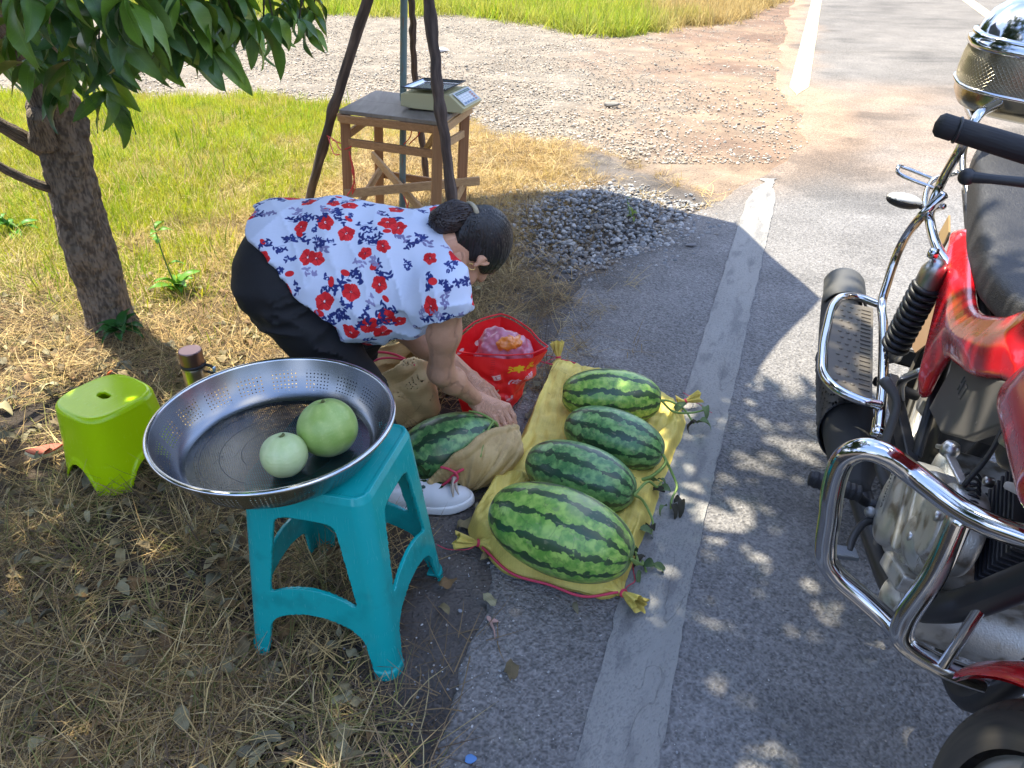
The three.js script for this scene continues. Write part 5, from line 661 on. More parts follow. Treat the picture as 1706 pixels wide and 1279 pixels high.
  // a hand: palm, knuckles, four curled fingers of their own length and a thumb from the side of the palm
  const hand = (w, k, s, joints, thumb) => {
    const P = [], F = [];
    const ctr = w.clone().lerp(k, 0.62);
    for (let i = 0; i < 4; i++) { const K = k.clone().addScaledVector(s, (i - 1.5) * 0.0205).add(V(0, i === 0 || i === 3 ? -0.004 : 0.001, 0)), len = [0.95, 1.05, 1, 0.8][i]; P.push(cone(w.clone().addScaledVector(s, (i - 1.5) * 0.009), K, 0.0145, 0.0105)); let a = K, r = 0.0098; joints.forEach((j, n) => { const b = a.clone().addScaledVector(j, len).addScaledVector(s, (i - 1.5) * 0.0016), r2 = r * 0.9; F.push([i, cone(a, b, r, r2)]); a = b; r = r2; }); }
    P.push(cone(w, ctr, 0.022, 0.019));
    const T = []; let a = w.clone().lerp(k, 0.25).addScaledVector(s, -0.024), r = 0.0135; for (const j of thumb) { const b = a.clone().add(j); T.push(cone(a, b, r, r * 0.84)); a = b; r *= 0.84; }
    const f = (x, y, z) => { let d = 1e3; for (const p of P) d = smin(d, p(x, y, z), 0.012); const fi = [1e3, 1e3, 1e3, 1e3]; for (const [i, c] of F) fi[i] = smin(fi[i], c(x, y, z), 0.004); for (let i = 0; i < 4; i++) d = smin(d, fi[i], 0.004); let th = 1e3; for (const c of T) th = smin(th, c(x, y, z), 0.006); d = smin(d, th, 0.008); d += 0.0006 * Math.sin(x * 900 + y * 300) * Math.sin(z * 700); return d; };
    const lo = [1e3, 1e3, 1e3], hi = [-1e3, -1e3, -1e3]; const tot = joints.reduce((m, j) => m.add(j), V(0, 0, 0)); for (const p of [w, k, k.clone().add(tot), a]) ['x', 'y', 'z'].forEach((c, i) => { lo[i] = Math.min(lo[i], p[c] - 0.055); hi[i] = Math.max(hi[i], p[c] + 0.055); });
    return sdfMesh(f, lo, hi, 0.0027, boxUV(5), 1);
  };
  pieces.push(hand(WR, W(-0.032, 0.186, 1.825), W(0.5, 0.12, 0.62).normalize(), [W(0.018, -0.026, -0.024), W(0.002, -0.024, -0.012), W(-0.01, -0.017, -0.004)], [W(0.004, -0.026, -0.018), W(0.016, -0.024, -0.01), W(0.014, -0.015, -0.002)]));
  pieces.push(hand(WL, W(-0.075, 0.18, 1.94), W(-0.3, 0.1, -0.7).normalize(), [W(0.02, -0.022, -0.02), W(0.002, -0.024, -0.014), W(-0.01, -0.016, -0.006)], [W(0.012, -0.026, 0.01), W(0.016, -0.02, -0.006), W(0.008, -0.014, -0.008)]));
  put('body', merge(pieces), skin);
  for (const s of [1, -1]) { const e = xf(new THREE.SphereGeometry(0.0118, 20, 14).translate(s * 0.031, 0.006, 0.079), headM); put('eye', e, mat({ color: rgb(0.75, 0.72, 0.68), roughness: 0.2 })); }
  put('earring', xf(new THREE.TorusGeometry(0.011, 0.0011, 8, 28).rotateY(0.4).translate(-0.078, -0.053, 0.003), headM), mat({ color: rgb(0.85, 0.6, 0.2), metalness: 1, roughness: 0.2 }));
  // hair pulled back to a tied knot
  const hairM = phys({ color: rgb(0.011, 0.0095, 0.0095), roughness: 0.46, sheen: 0.12, sheenColor: rgb(0.25, 0.22, 0.2), sheenRoughness: 0.4 });
  {
    const tie = V(0, -0.012, -0.118), S = ell(V(0, 0.034, -0.018), V(0.0865, 0.106, 0.107)), nape = cone(V(0, -0.03, -0.075), V(0, -0.065, -0.062), 0.055, 0.045);
    const hF = (x, y, z) => { let d = smin(S(x, y, z), nape(x, y, z), 0.03); const a = Math.atan2(x - tie.x, y - tie.y), q = Math.hypot(x - tie.x, y - tie.y, z - tie.z); d -= 0.0026 * (noise3(Math.cos(a) * 30, Math.sin(a) * 30, q * 7) - 0.5) + 0.0022 * (noise3(Math.cos(a) * 90, Math.sin(a) * 90, q * 9) - 0.5); const line = z - (0.052 + 0.03 * sstep(0.02, 0.09, y) - 0.052 * sstep(0.02, -0.035, y)); return smax(d, Math.max(line, -0.088 - y - 0.3 * (z + 0.05)), 0.006); };
    put('hair', xf(sdfMesh(hF, [-0.105, -0.13, -0.145], [0.105, 0.155, 0.11], 0.0036, boxUV(5)), headM), hairM);
    const bun = [cone(V(0, -0.014, -0.118), V(0.008, -0.06, -0.118), 0.02, 0.034), ell(V(0.012, -0.095, -0.1), V(0.042, 0.046, 0.037))];
    const bF = (x, y, z) => { const a = Math.atan2(z + 0.12, x); return smin(bun[0](x, y, z), bun[1](x, y, z), 0.03) - 0.005 * (noise3(Math.cos(a) * 12, Math.sin(a) * 12, y * 14) - 0.5) - 0.003 * (noise3(Math.cos(a) * 34, Math.sin(a) * 34, y * 18) - 0.5); };
    put('hair_knot', xf(sdfMesh(bF, [-0.06, -0.16, -0.175], [0.07, 0.02, -0.045], 0.0034, boxUV(5)), headM), phys({ color: rgb(0.022, 0.013, 0.011), roughness: 0.5, sheen: 0.12, sheenColor: rgb(0.3, 0.25, 0.24), sheenRoughness: 0.4 }));
    { const r = rng(9), st = []; for (let i = 0; i < 46; i++) { const a = r() * 6.283, q = i < 24, b = q ? V(Math.cos(a) * 0.05, -0.04 + Math.sin(a) * 0.05, -0.102) : V((r() - 0.5) * 0.15, -0.03 + r() * 0.14, -0.09 + r() * 0.04), d = V((r() - 0.5) * 0.03, (r() - 0.5) * 0.03 - 0.01, -0.012 - 0.012 * r()); st.push(tube([b, b.clone().addScaledVector(d, 0.6).add(V(0.003, 0.004, 0)), b.clone().add(d).add(V((r() - 0.5) * 0.02, -0.012, 0.004))], 0.0005, 4, 6)); } put('loose_strands', xf(merge(st), headM), hairM); }
    put('hair_tie', xf(merge([new THREE.TorusGeometry(0.019, 0.006, 10, 28).rotateX(Math.PI / 2 - 0.35).translate(0, -0.012, -0.122), new THREE.TorusGeometry(0.0205, 0.0055, 10, 28).rotateX(Math.PI / 2 - 0.2).translate(0, -0.019, -0.1225)]), headM), mat({ color: rgb(0.42, 0.36, 0.24), roughness: 0.7 }));
  }
  // black trousers
  {
    const B = [ell(W(-0.56, 0.645, 1.8), V(0.108, 0.135, 0.16)), ell(W(-0.585, 0.64, 1.735), V(0.08, 0.108, 0.085)), ell(W(-0.585, 0.64, 1.87), V(0.08, 0.108, 0.085)), cone(W(-0.56, 0.62, 1.725), W(-0.4, 0.37, 1.665), 0.106, 0.066), cone(W(-0.4, 0.37, 1.665), W(-0.338, 0.11, 1.67), 0.064, 0.054), cone(W(-0.56, 0.62, 1.885), W(-0.42, 0.39, 1.975), 0.106, 0.066), cone(W(-0.42, 0.39, 1.975), W(-0.56, 0.11, 2.0), 0.064, 0.054)];
    const f = (x, y, z) => { let d = 1e3; for (const b of B) d = smin(d, b(x, y, z), 0.03); d -= 0.014 * (fbm(x * 9 + y * 6, y * 9 - x * 7, z * 12, 3) - 0.5) + 0.012 * Math.pow(1 - Math.abs(2 * fbm(x * 5 + y * 9, y * 12 - x * 5, z * 5 + 3, 2) - 1), 5); return smax(d, 0.085 - y, 0.004); };
    put('trousers', sdfMesh(f, [-0.74, 0.07, -2.1], [-0.2, 0.84, -1.52], 0.009, boxUV(4)), mat({ color: rgb(0.007, 0.007, 0.009), roughness: 0.75, bumpMap: weave, bumpScale: 0.0003 }));
  }
  // floral blouse: hangs from the back over the hips, short loose sleeves
  {
    const B = [cone(W(-0.57, 0.665, 1.8), W(-0.43, 0.668, 1.79), 0.132, 0.136), cone(W(-0.43, 0.668, 1.79), W(-0.27, 0.65, 1.77), 0.136, 0.134), cone(W(-0.27, 0.65, 1.77), W(-0.185, 0.662, 1.765), 0.134, 0.1), cone(W(-0.23, 0.672, 1.775), W(-0.165, 0.7, 1.8), 0.095, 0.078), cone(W(-0.25, 0.67, 1.8), W(-0.19, 0.705, 1.845), 0.09, 0.068), ell(W(-0.57, 0.65, 1.8), V(0.112, 0.142, 0.172)), cone(W(-0.43, 0.6, 1.71), W(-0.25, 0.585, 1.715), 0.108, 0.085), cone(W(-0.4, 0.6, 1.84), W(-0.24, 0.575, 1.83), 0.11, 0.09), cone(W(-0.37, 0.55, 1.74), W(-0.3, 0.535, 1.75), 0.075, 0.055), cone(W(-0.165, 0.648, 1.655), W(-0.165, 0.648, 1.87), 0.078, 0.078)];
    const sl = [cone(W(-0.168, 0.638, 1.645), W(-0.155, 0.55, 1.63), 0.064, 0.06), cone(W(-0.155, 0.64, 1.88), W(-0.2, 0.55, 1.92), 0.073, 0.068)];
    const slCut = [[W(-0.15, 0.606, 1.635), W(0.38, -0.9, -0.1).normalize()], [W(-0.19, 0.57, 1.91), W(-0.45, -0.85, 0.2).normalize()]];
    const f = (x, y, z) => {
      let d = 1e3; for (const b of B) d = smin(d, b(x, y, z), 0.045);
      const hem = -(x + 0.635 - 0.92 * (0.79 - y)) * 0.74 + 0.008 * Math.sin(z * 34) + 0.006 * Math.sin(z * 61 + y * 20);
      d = smax(d, hem, 0.006);
      d = smax(d, 0.478 + 0.05 * sstep(-0.36, -0.2, x) + 0.008 * Math.sin(x * 50 + z * 20) - y, 0.008);
      d = smax(d, x + 0.142 + 0.2 * Math.max(0, y - 0.72) + 0.8 * Math.max(0, 0.6 - y) - 0.05 * sstep(-1.7, -1.62, z), 0.02);
      for (let i = 0; i < 2; i++) { const [p, n] = slCut[i], s = smax(sl[i](x, y, z), (x - p.x) * n.x + (y - p.y) * n.y + (z - p.z) * n.z, 0.004); d = smin(d, s, 0.022); }
      const low = sstep(0.8, 0.6, y), fo = Math.abs(fbm(x * 10 + (y + z) * 3, (y * 7 - z * 3) + 3, z * 6, 2) - 0.5) * 2, fo2 = fbm(x * 22 - y * 14, y * 10 + x * 6, z * 16, 2) - 0.5;
      const rg = 1 - Math.abs(2 * fbm(x * 7 + z * 5, y * 5 - z * 4 + 8, x * 3 - y * 6, 2) - 1), rg2 = 1 - Math.abs(2 * fbm(x * 15 - z * 9 + 4, y * 9 + z * 7, x * 8, 2) - 1); return d + (0.013 * fo - 0.005) * (0.3 + low) + 0.007 * fo2 * (0.25 + 0.75 * low) - (0.015 * Math.pow(rg, 4) + 0.006 * Math.pow(rg2, 4)) * (0.35 + 0.65 * low) + 0.005;
    };
    const bm = canvasTex(1024, 1024, (c, w, h) => {
      c.fillStyle = '#c9d2e4'; c.fillRect(0, 0, w, h); const r = rng(77), wrap = (fn, x, y) => { for (const dx of [-w, 0, w]) for (const dy of [-h, 0, h]) { c.save(); c.translate(x + dx, y + dy); fn(); c.restore(); } };
      const spray = (x, y, col, s, seed) => wrap(() => { const q = rng(seed); c.rotate(q() * 6.3); c.strokeStyle = col; c.globalAlpha = 0.55; c.lineWidth = 1.6; c.beginPath(); c.moveTo(0, 0); c.quadraticCurveTo(18 * s, 12, 46 * s, 4); c.stroke(); c.globalAlpha = 1; c.fillStyle = col; const n = 5 + Math.floor(q() * 4); for (let i = 0; i < n; i++) { c.save(); c.translate(i / n * 48 * s + (q() - 0.5) * 8, (q() - 0.5) * 26 * s); c.rotate(q() * 6.3); c.beginPath(); c.moveTo(-11 * s, 0); c.quadraticCurveTo(-2, -9 * s, 11 * s, -2); c.quadraticCurveTo(3, 8 * s, -11 * s, 0); c.fill(); if (q() > 0.5) { c.beginPath(); c.ellipse(3, 8 * s, 7 * s, 4 * s, 1.1, 0, 7); c.fill(); } c.restore(); } }, x, y);
      const flower = (x, y, s, seed) => wrap(() => { const q = rng(seed); c.rotate(q() * 6.3); c.scale(1, 0.75 + 0.25 * q()); for (let i = 0; i < 5; i++) { c.save(); c.rotate(i * 1.257 + (q() - 0.5) * 0.3); c.fillStyle = ['#d4141d', '#e2252a', '#c91018'][i % 3]; c.beginPath(); c.moveTo(0, 0); const ww = s * (0.42 + 0.22 * q()); for (let e = 0; e <= 14; e++) { const b = -1 + e / 7, rr = s * (0.7 + 0.42 * Math.sqrt(Math.max(0, 1 - b * b)) * (0.8 + 0.4 * q()) * 0.75), wy = b * ww * (0.85 + 0.3 * q()); c.lineTo(rr * (1 - 0.25 * b * b), wy); } c.closePath(); c.fill(); c.strokeStyle = '#a10a14'; c.lineWidth = 1.5; c.beginPath(); c.moveTo(s * 0.25, 0); c.lineTo(s * 0.75, (q() - 0.5) * s * 0.3); c.stroke(); c.restore(); } c.fillStyle = '#f3dfe0'; c.beginPath(); c.ellipse(0, 0, s * 0.16, s * 0.12, 0, 0, 7); c.fill(); c.fillStyle = '#7d1020'; for (let i = 0; i < 6; i++) { c.beginPath(); c.ellipse((q() - 0.5) * s * 0.4, (q() - 0.5) * s * 0.4, 2, 2, 0, 0, 7); c.fill(); } }, x, y);
      const bud = (x, y, s, seed) => wrap(() => { const q = rng(seed); c.rotate(q() * 6.3); c.fillStyle = '#d81a22'; c.beginPath(); c.ellipse(0, 0, s, s * 0.62, 0, 0, 7); c.fill(); }, x, y);
      const n = 7; for (let j = 0; j < n * 1.35; j++) for (let i = 0; i < n * 1.35; i++) { const x = (i + 0.5 + (r() - 0.5) * 0.7) * w / (n * 1.35), y = (j + 0.5 + (r() - 0.5) * 0.7) * h / (n * 1.35), k = i * 31 + j * 7; spray(x + 40, y + 30, r() > 0.35 ? '#1c2c70' : '#77749c', 0.75 + 0.4 * r(), k + 1); spray(x - 36, y - 34, r() > 0.5 ? '#243478' : '#8a86ac', 0.6 + 0.4 * r(), k + 900); if (r() > 0.3) flower(x, y, 23 + 13 * r(), k + 300); if (r() > 0.75) flower(x + 38, y - 26, 22 + 8 * r(), k + 2300); spray(x - 8, y + 40, '#1a2868', 0.9, k + 1900); if (r() > 0.4) bud(x + 50 * (r() - 0.5), y + 58, 11 + 6 * r(), k + 500); if (r() > 0.5) spray(x + 10, y + 62, '#1d2d72', 0.5, k + 1500); }
    }, true, true);
    const A = W(-0.62, 0.64, 1.79); const uvOf = (x, y, z) => { const a = Math.atan2(z - A.z, y - 0.64); return [(x + 0.7) / 0.72 + 0.12 * a * 0, a / 6.283 * 0.92 / 0.72 * 1.15 + 0.5]; };
    put('blouse', sdfMesh(f, [-0.78, 0.42, -2.06], [0.02, 0.9, -1.5], 0.0062, uvOf), phys({ map: bm, roughness: 0.8, sheen: 0.2, sheenRoughness: 0.7, bumpMap: weave, bumpScale: 0.0003 }));
  }
  // white trainers
  for (const [x, d, turn] of [[-0.24, 1.64, 0.05], [-0.5, 2.0, -0.05]]) {
    const M = new THREE.Matrix4().makeRotationY(turn).setPosition(W(x, 0, d)), white = mat({ color: rgb(0.72, 0.73, 0.75), roughness: 0.55 });
    const U = [ell(V(-0.075, 0.045, 0), V(0.05, 0.05, 0.036)), cone(V(-0.06, 0.05, 0), V(0.02, 0.045, 0), 0.04, 0.036), ell(V(0.055, 0.024, 0), V(0.075, 0.042, 0.044))], s = put('shoe', xf(sdfMesh((a, b, c) => { let q = 1e3; for (const k of U) q = smin(q, k(a, b, c), 0.03); return smax(smax(q, 0.016 - b, 0.004), b - 0.088 - a * 0.1, 0.006); }, [-0.14, 0, -0.06], [0.14, 0.12, 0.06], 0.004, boxUV(5)), M), white);
    const w2 = (g, m, n) => mesh(n, xf(g, M).translate(off.x, off.y, off.z), m, s);
    w2(sdfMesh((a, b, c) => { const q = ell(V(-0.05, 0.012, 0), V(0.083, 0.06, 0.045))(a, b, c), p = ell(V(0.055, 0.012, 0), V(0.082, 0.06, 0.051))(a, b, c); return smax(smin(q, p, 0.03), Math.abs(b - 0.013 - 0.006 * sstep(0.06, 0.13, a)) - 0.0125, 0.004); }, [-0.15, -0.004, -0.062], [0.15, 0.04, 0.062], 0.004, boxUV(5)), mat({ color: rgb(0.78, 0.78, 0.77), roughness: 0.5 }), 'sole');
    for (let i = 0; i < 4; i++) { const a = 0.005 + i * 0.017, y = 0.079 - i * 0.008; w2(tube([V(a, y - 0.013, -0.03), V(a + 0.004, y + 0.003, 0), V(a, y - 0.013, 0.03)], 0.0026, 6, 16), white, 'lace'); }
    w2(tube([V(-0.04, 0.072, 0.036), V(-0.015, 0.082, 0.03), V(0.004, 0.078, 0.02)], 0.004, 6, 12), mat({ color: rgb(0.02, 0.07, 0.06), roughness: 0.6 }), 'heel_stripe');
  }
}
// ---------------------------------------------------------------- the motorcycle, leaning on its stand, front towards the photographer
{
  const t = thing('motorcycle', 'red motorcycle with chrome crash bars and a steel top box parked on the road', 'motorcycle', W(0.665, 0, 0.64));
  const yaw = 0.38397, lean = 0.12217, R0 = W(-Math.cos(yaw), 0, Math.sin(yaw)), Fw = W(-Math.sin(yaw), 0, -Math.cos(yaw)), U = V(0, Math.cos(lean), 0).addScaledVector(R0, -Math.sin(lean)), R = R0.clone().multiplyScalar(Math.cos(lean)).add(V(0, Math.sin(lean), 0));
  t.quaternion.setFromRotationMatrix(new THREE.Matrix4().makeBasis(R, U, Fw.clone().negate()));
  const B = (lat, up, fw) => V(lat, up, -fw), chrome = mat({ color: rgb(0.56, 0.56, 0.57), metalness: 1, roughness: 0.09, roughnessMap: null }), steelDull = mat({ color: rgb(0.5, 0.49, 0.47), metalness: 1, roughness: 0.34, bumpMap: dataTex(128, 128, (u, v) => tfbm(u, v, 30, 3, 8)), bumpScale: 0.0004 });
  const chromeWorn = mat({ color: rgb(0.62, 0.61, 0.6), metalness: 1, roughness: 0.5, roughnessMap: dataTex(256, 256, (u, v) => 0.22 + 0.7 * sstep(0.45, 0.75, tfbm(u, v, 10, 5, 4))), map: colorTex(256, 256, (u, v) => mix3([0.95, 0.95, 0.95], [0.5, 0.4, 0.32], sstep(0.6, 0.78, tfbm(u, v, 14, 5, 9)) * 0.8)) });
  const black = mat({ color: rgb(0.018, 0.018, 0.02), roughness: 0.45 }), matte = mat({ color: rgb(0.03, 0.029, 0.028), roughness: 0.75 }), rubber = mat({ color: rgb(0.012, 0.012, 0.014), roughness: 0.7, bumpMap: dataTex(128, 128, (u, v) => tnoise(u * 60, v * 60, 60, 3)), bumpScale: 0.0005 });
  const tyreM = mat({ map: colorTex(256, 256, (u, v) => mix3([0.03, 0.029, 0.028], [0.13, 0.11, 0.085], tfbm(u, v, 12, 5, 6))), roughness: 0.9, bumpMap: dataTex(256, 256, (u, v) => (((u * 64 + (v > 0.5 ? 0.5 : 0)) % 1) < 0.3 && Math.abs(v - 0.5) < 0.22 ? 0 : 1)), bumpScale: 0.004 });
  const red = phys({ color: rgb(0.48, 0.005, 0.012), roughness: 0.3, clearcoat: 0.8, clearcoatRoughness: 0.08, roughnessMap: dataTex(256, 256, (u, v) => 0.6 + 0.5 * tfbm(u, v, 16, 4, 3)), map: colorTex(256, 256, (u, v) => mix3([1, 1, 1], [1, 0.9, 0.8], sstep(0.55, 0.8, tfbm(u, v, 9, 5, 21)) * 0.5)) }), alu = mat({ map: colorTex(256, 256, (u, v) => mix3([0.95, 0.95, 0.95], [0.42, 0.37, 0.3], sstep(0.45, 0.78, tfbm(u, v, 7, 5, 12)))), color: rgb(0.6, 0.59, 0.56), metalness: 0.75, roughness: 0.42, bumpMap: dataTex(256, 256, (u, v) => tnoise(u * 128, v * 128, 128, 3)), bumpScale: 0.0003 }), dark = mat({ color: rgb(0.09, 0.085, 0.08), roughness: 0.6, metalness: 0.3 });
  const T = (pts, r, seg = 14, n = 0, sm = true) => tube(pts.map((p) => B(...p)), r, seg, n || pts.length * 7, sm), put = (n, g, m, p) => mesh(n, g, m, p || t);
  const sheet = (poly, lat0, th, bev = 0.006) => { const s = new THREE.Shape(poly.map(([f, u]) => new THREE.Vector2(-f, u))); return xf(new THREE.ExtrudeGeometry(s, { depth: th, bevelEnabled: true, bevelSize: bev, bevelThickness: bev, bevelSegments: 4, curveSegments: 10 }), new THREE.Matrix4().makeBasis(V(0, 0, 1), V(0, 1, 0), V(1, 0, 0)).setPosition(lat0, 0, 0)); };
  // frame
  const frame = merge([T([[0, 0.86, -0.02], [0, 0.5, -0.12], [0, 0.24, -0.24], [0, 0.2, -0.55], [0, 0.34, -0.78]], 0.019), T([[0, 0.88, -0.04], [0, 0.8, -0.45], [0.0, 0.68, -0.6], [0, 0.38, -0.78]], 0.017), T([[0.08, 0.66, -0.62], [0.09, 0.68, -1.0], [0.09, 0.74, -1.55]], 0.013), T([[-0.08, 0.66, -0.62], [-0.09, 0.68, -1.0], [-0.09, 0.74, -1.55]], 0.013), T([[0.1, 0.35, -0.78], [0.09, 0.66, -1.1]], 0.012), T([[-0.1, 0.35, -0.78], [-0.09, 0.66, -1.1]], 0.012), T([[0.18, 0.3, -0.62], [-0.18, 0.3, -0.62]], 0.012)]); put('frame', frame, black);
  put('side_stand', T([[-0.12, 0.25, -0.6], [-0.2, 0.1, -0.56], [-0.27, -0.03, -0.52]], 0.011), black);
  // wheels
  const wheel = (c, R, w, steer, name) => {
    const M = new THREE.Matrix4().makeRotationY(steer).setPosition(B(...c)), Z = new THREE.Matrix4().makeRotationZ(Math.PI / 2), g = (q) => q.applyMatrix4(Z).applyMatrix4(M);
    const tp = []; for (let i = 0; i <= 20; i++) { const a = -1.9 + i / 20 * 3.8; tp.push([R - w * 0.62 + Math.cos(a) * w * 0.62 + (i === 10 ? -0.003 : 0), Math.sin(a) * w * 0.56]); }
    const wh = put(name, g(lathe([[R - w * 1.06, -0.028], [R - w * 0.9, -0.034], [R - w * 0.95, -0.02], [R - w * 1.25, -0.012], [R - w * 1.25, 0.012], [R - w * 0.95, 0.02], [R - w * 0.9, 0.034], [R - w * 1.06, 0.028]], 64)), alu);
    put('tyre', g(lathe(tp, 72)), tyreM, wh);
    const sp = []; for (let i = 0; i < 5; i++) { const a = i * 1.2566 + 0.4, d = V(Math.cos(a), 0, Math.sin(a)); sp.push(bar(d.clone().multiplyScalar(0.03), d.clone().multiplyScalar(R - w * 1.2), 0.03, 0.02, 0.006, V(0, 1, 0))); } put('spoke', g(merge(sp)), alu, wh);
    put('hub', g(lathe([[0, -0.05], [0.035, -0.05], [0.05, -0.03], [0.05, 0.03], [0.035, 0.05], [0, 0.05]], 28)), alu, wh); return M;
  };
  const steer = 0.36, fc = [-0.075, 0.285, 0.14]; const FM = wheel(fc, 0.288, 0.085, steer, 'front_wheel'); wheel([0, 0.29, -1.17], 0.292, 0.1, 0, 'rear_wheel');
  { const Z = new THREE.Matrix4().makeRotationZ(Math.PI / 2), prof = [[0.312, -0.078], [0.322, -0.072], [0.334, -0.05], [0.339, 0], [0.334, 0.05], [0.322, 0.072], [0.312, 0.078], [0.308, 0.074], [0.33, 0.045], [0.334, 0], [0.33, -0.045], [0.308, -0.074]].map((p) => new THREE.Vector2(...p));
    const g = new THREE.LatheGeometry(prof, 48, 0.42, 1.9).applyMatrix4(Z); put('front_fender', g.applyMatrix4(FM), red);
    put('fender_stay', xf(merge([tube([V(0.08, 0.0, 0), V(0.082, 0.16, -0.1), V(0.076, 0.3, -0.12)], 0.007, 8, 10), tube([V(-0.08, 0.0, 0), V(-0.082, 0.16, -0.1), V(-0.076, 0.3, -0.12)], 0.007, 8, 10)]), FM), black);
    put('fork_leg', xf(merge([tube([V(0.105, -0.02, 0.01), V(0.105, 0.3, 0.1)], 0.023, 16, 4, false), tube([V(0.105, 0.3, 0.1), V(0.105, 0.68, 0.215)], 0.016, 14, 4, false)]), FM), steelDull); put('fork_leg', xf(merge([tube([V(-0.105, -0.02, 0.01), V(-0.105, 0.3, 0.1)], 0.026, 16, 4, false), tube([V(-0.105, 0.3, 0.1), V(-0.105, 0.68, 0.215)], 0.016, 14, 4, false)]), FM), steelDull);
    put('reflector', xf(rbox(0.012, 0.05, 0.03, 0.005).translate(0.135, 0.05, 0.015), FM), phys({ color: rgb(0.75, 0.2, 0.02), roughness: 0.25, clearcoat: 1 }));
    const hl = xf(new THREE.SphereGeometry(0.09, 32, 20).scale(1, 1, 0.8).translate(0, 0.62, 0.06), FM); put('headlight', hl, black); }
  // crash bars
  const hoop = T([[-0.02, 0.655, -0.15], [0.04, 0.652, -0.16], [0.088, 0.641, -0.18], [0.131, 0.63, -0.2], [0.163, 0.624, -0.222], [0.2, 0.627, -0.246], [0.239, 0.635, -0.265], [0.284, 0.651, -0.265], [0.313, 0.648, -0.265], [0.331, 0.624, -0.268], [0.333, 0.592, -0.27], [0.325, 0.54, -0.27], [0.315, 0.5, -0.27], [0.302, 0.441, -0.268], [0.291, 0.412, -0.265], [0.266, 0.388, -0.262], [0.217, 0.367, -0.255], [0.167, 0.35, -0.24], [0.145, 0.345, -0.225]], 0.0185, 20, 150);
  const hoopL = xf(hoop.clone(), new THREE.Matrix4().makeScale(-1, 1, 1)); put('crash_bar', hoop, chrome); put('crash_bar', hoopL, chrome);
  put('crash_bar_strut', T([[0.16, 0.612, -0.22], [0.155, 0.51, -0.205], [0.159, 0.4, -0.198], [0.15, 0.366, -0.192], [0.108, 0.349, -0.188], [0.073, 0.346, -0.185], [0.0, 0.35, -0.182], [-0.108, 0.349, -0.188]], 0.0185, 18, 90), chromeWorn);
  put('crash_bar_stay', T([[0.095, 0.555, -0.16], [0.085, 0.36, -0.175]], 0.009, 12, 4, false), chromeWorn);
  // engine
  { const mk = (f, lo, hi, c, m, n) => put(n, sdfMesh(f, lo, hi, c, boxUV(5), 1), m);
    mk((x, y, z) => { const a = rb3(x, y - 0.36, z - 0.5, 0.105, 0.11, 0.17, 0.03), b = cone(V(-0.1, 0.45, 0.36), V(0.1, 0.45, 0.36), 0.075, 0.075)(x, y, z), c = cone(V(-0.1, 0.3, 0.36), V(0.1, 0.3, 0.36), 0.06, 0.06)(x, y, z); return smin(smin(a, b, 0.03), c, 0.03); }, [-0.22, 0.2, 0.2], [0.2, 0.56, 0.72], 0.008, alu, 'crankcase');
    const P = [[-0.535, 0.375, 0.098], [-0.43, 0.44, 0.09], [-0.315, 0.52, 0.075]];
    mk((x, y, z) => { let q = 1e3; for (const [f, u, r] of P) q = smin(q, Math.hypot(z + f, y - u) - r, 0.05); const q2 = Math.hypot(z - 0.545, y - 0.36) - 0.07, lip = smax(q, Math.abs(x - 0.125) - 0.028, 0.014), in2 = smax(q + 0.014, Math.abs(x - 0.135) - 0.032, 0.012), lobe = smax(q2, Math.abs(x - 0.14) - 0.036, 0.02), rib = smax(Math.abs(Math.abs((z - 0.42) * 0.6 - (y - 0.44) * 0.8) - 0.03) - 0.006, smax(q + 0.02, Math.abs(x - 0.145) - 0.026, 0.004), 0.004), low = rb3(x - 0.14, y - 0.36 + (z - 0.36) * 0.5, z - 0.36, 0.026, 0.02, 0.075, 0.008); return smin(smin(smin(smin(lip, in2, 0.006), lobe, 0.015), rib, 0.006), low, 0.01); }, [0.08, 0.25, 0.2], [0.2, 0.62, 0.68], 0.0042, alu, 'clutch_cover');
    const txt = canvasTex(256, 128, (c, w, h) => { c.fillStyle = '#c2bfb8'; c.fillRect(0, 0, w, h); c.fillStyle = '#151515'; c.font = 'bold 62px sans-serif'; c.textAlign = 'center'; c.fillText('HONDA', w / 2, 112); c.font = 'bold 26px sans-serif'; c.fillText('SUNDIRO', w / 2, 44); });
    const tg = new THREE.PlaneGeometry(0.085, 0.036); tg.applyMatrix4(new THREE.Matrix4().makeBasis(V(0, -0.85, -0.52).normalize(), V(0, 0.52, -0.85).normalize(), V(1, 0, 0)).setPosition(0.1775, 0.385, 0.56)); put('maker_lettering', tg, mat({ map: txt, roughness: 0.45, metalness: 0.5, side: THREE.DoubleSide }));
    const ca = V(0, 0.5, -0.33), up = V(0, 0.93, -0.36).normalize(), fins = []; const Mq = new THREE.Quaternion().setFromUnitVectors(V(0, 1, 0), up);
    for (let i = 0; i < 9; i++) fins.push(xf(rbox(0.17, 0.0045, 0.16, 0.002), new THREE.Matrix4().compose(B(0, 0.5, -0.33).addScaledVector(up, 0.015 + i * 0.0145), Mq, V(1, 1, 1))));
    fins.push(xf(rbox(0.12, 0.16, 0.12, 0.02), new THREE.Matrix4().compose(B(0, 0.5, -0.33).addScaledVector(up, 0.07), Mq, V(1, 1, 1)))); put('cylinder', merge(fins), mat({ color: rgb(0.035, 0.037, 0.045), roughness: 0.5, metalness: 0.4 }));
    put('cylinder_head', xf(rbox(0.15, 0.075, 0.15, 0.02), new THREE.Matrix4().compose(B(0, 0.5, -0.33).addScaledVector(up, 0.185), Mq, V(1, 1, 1))), alu);
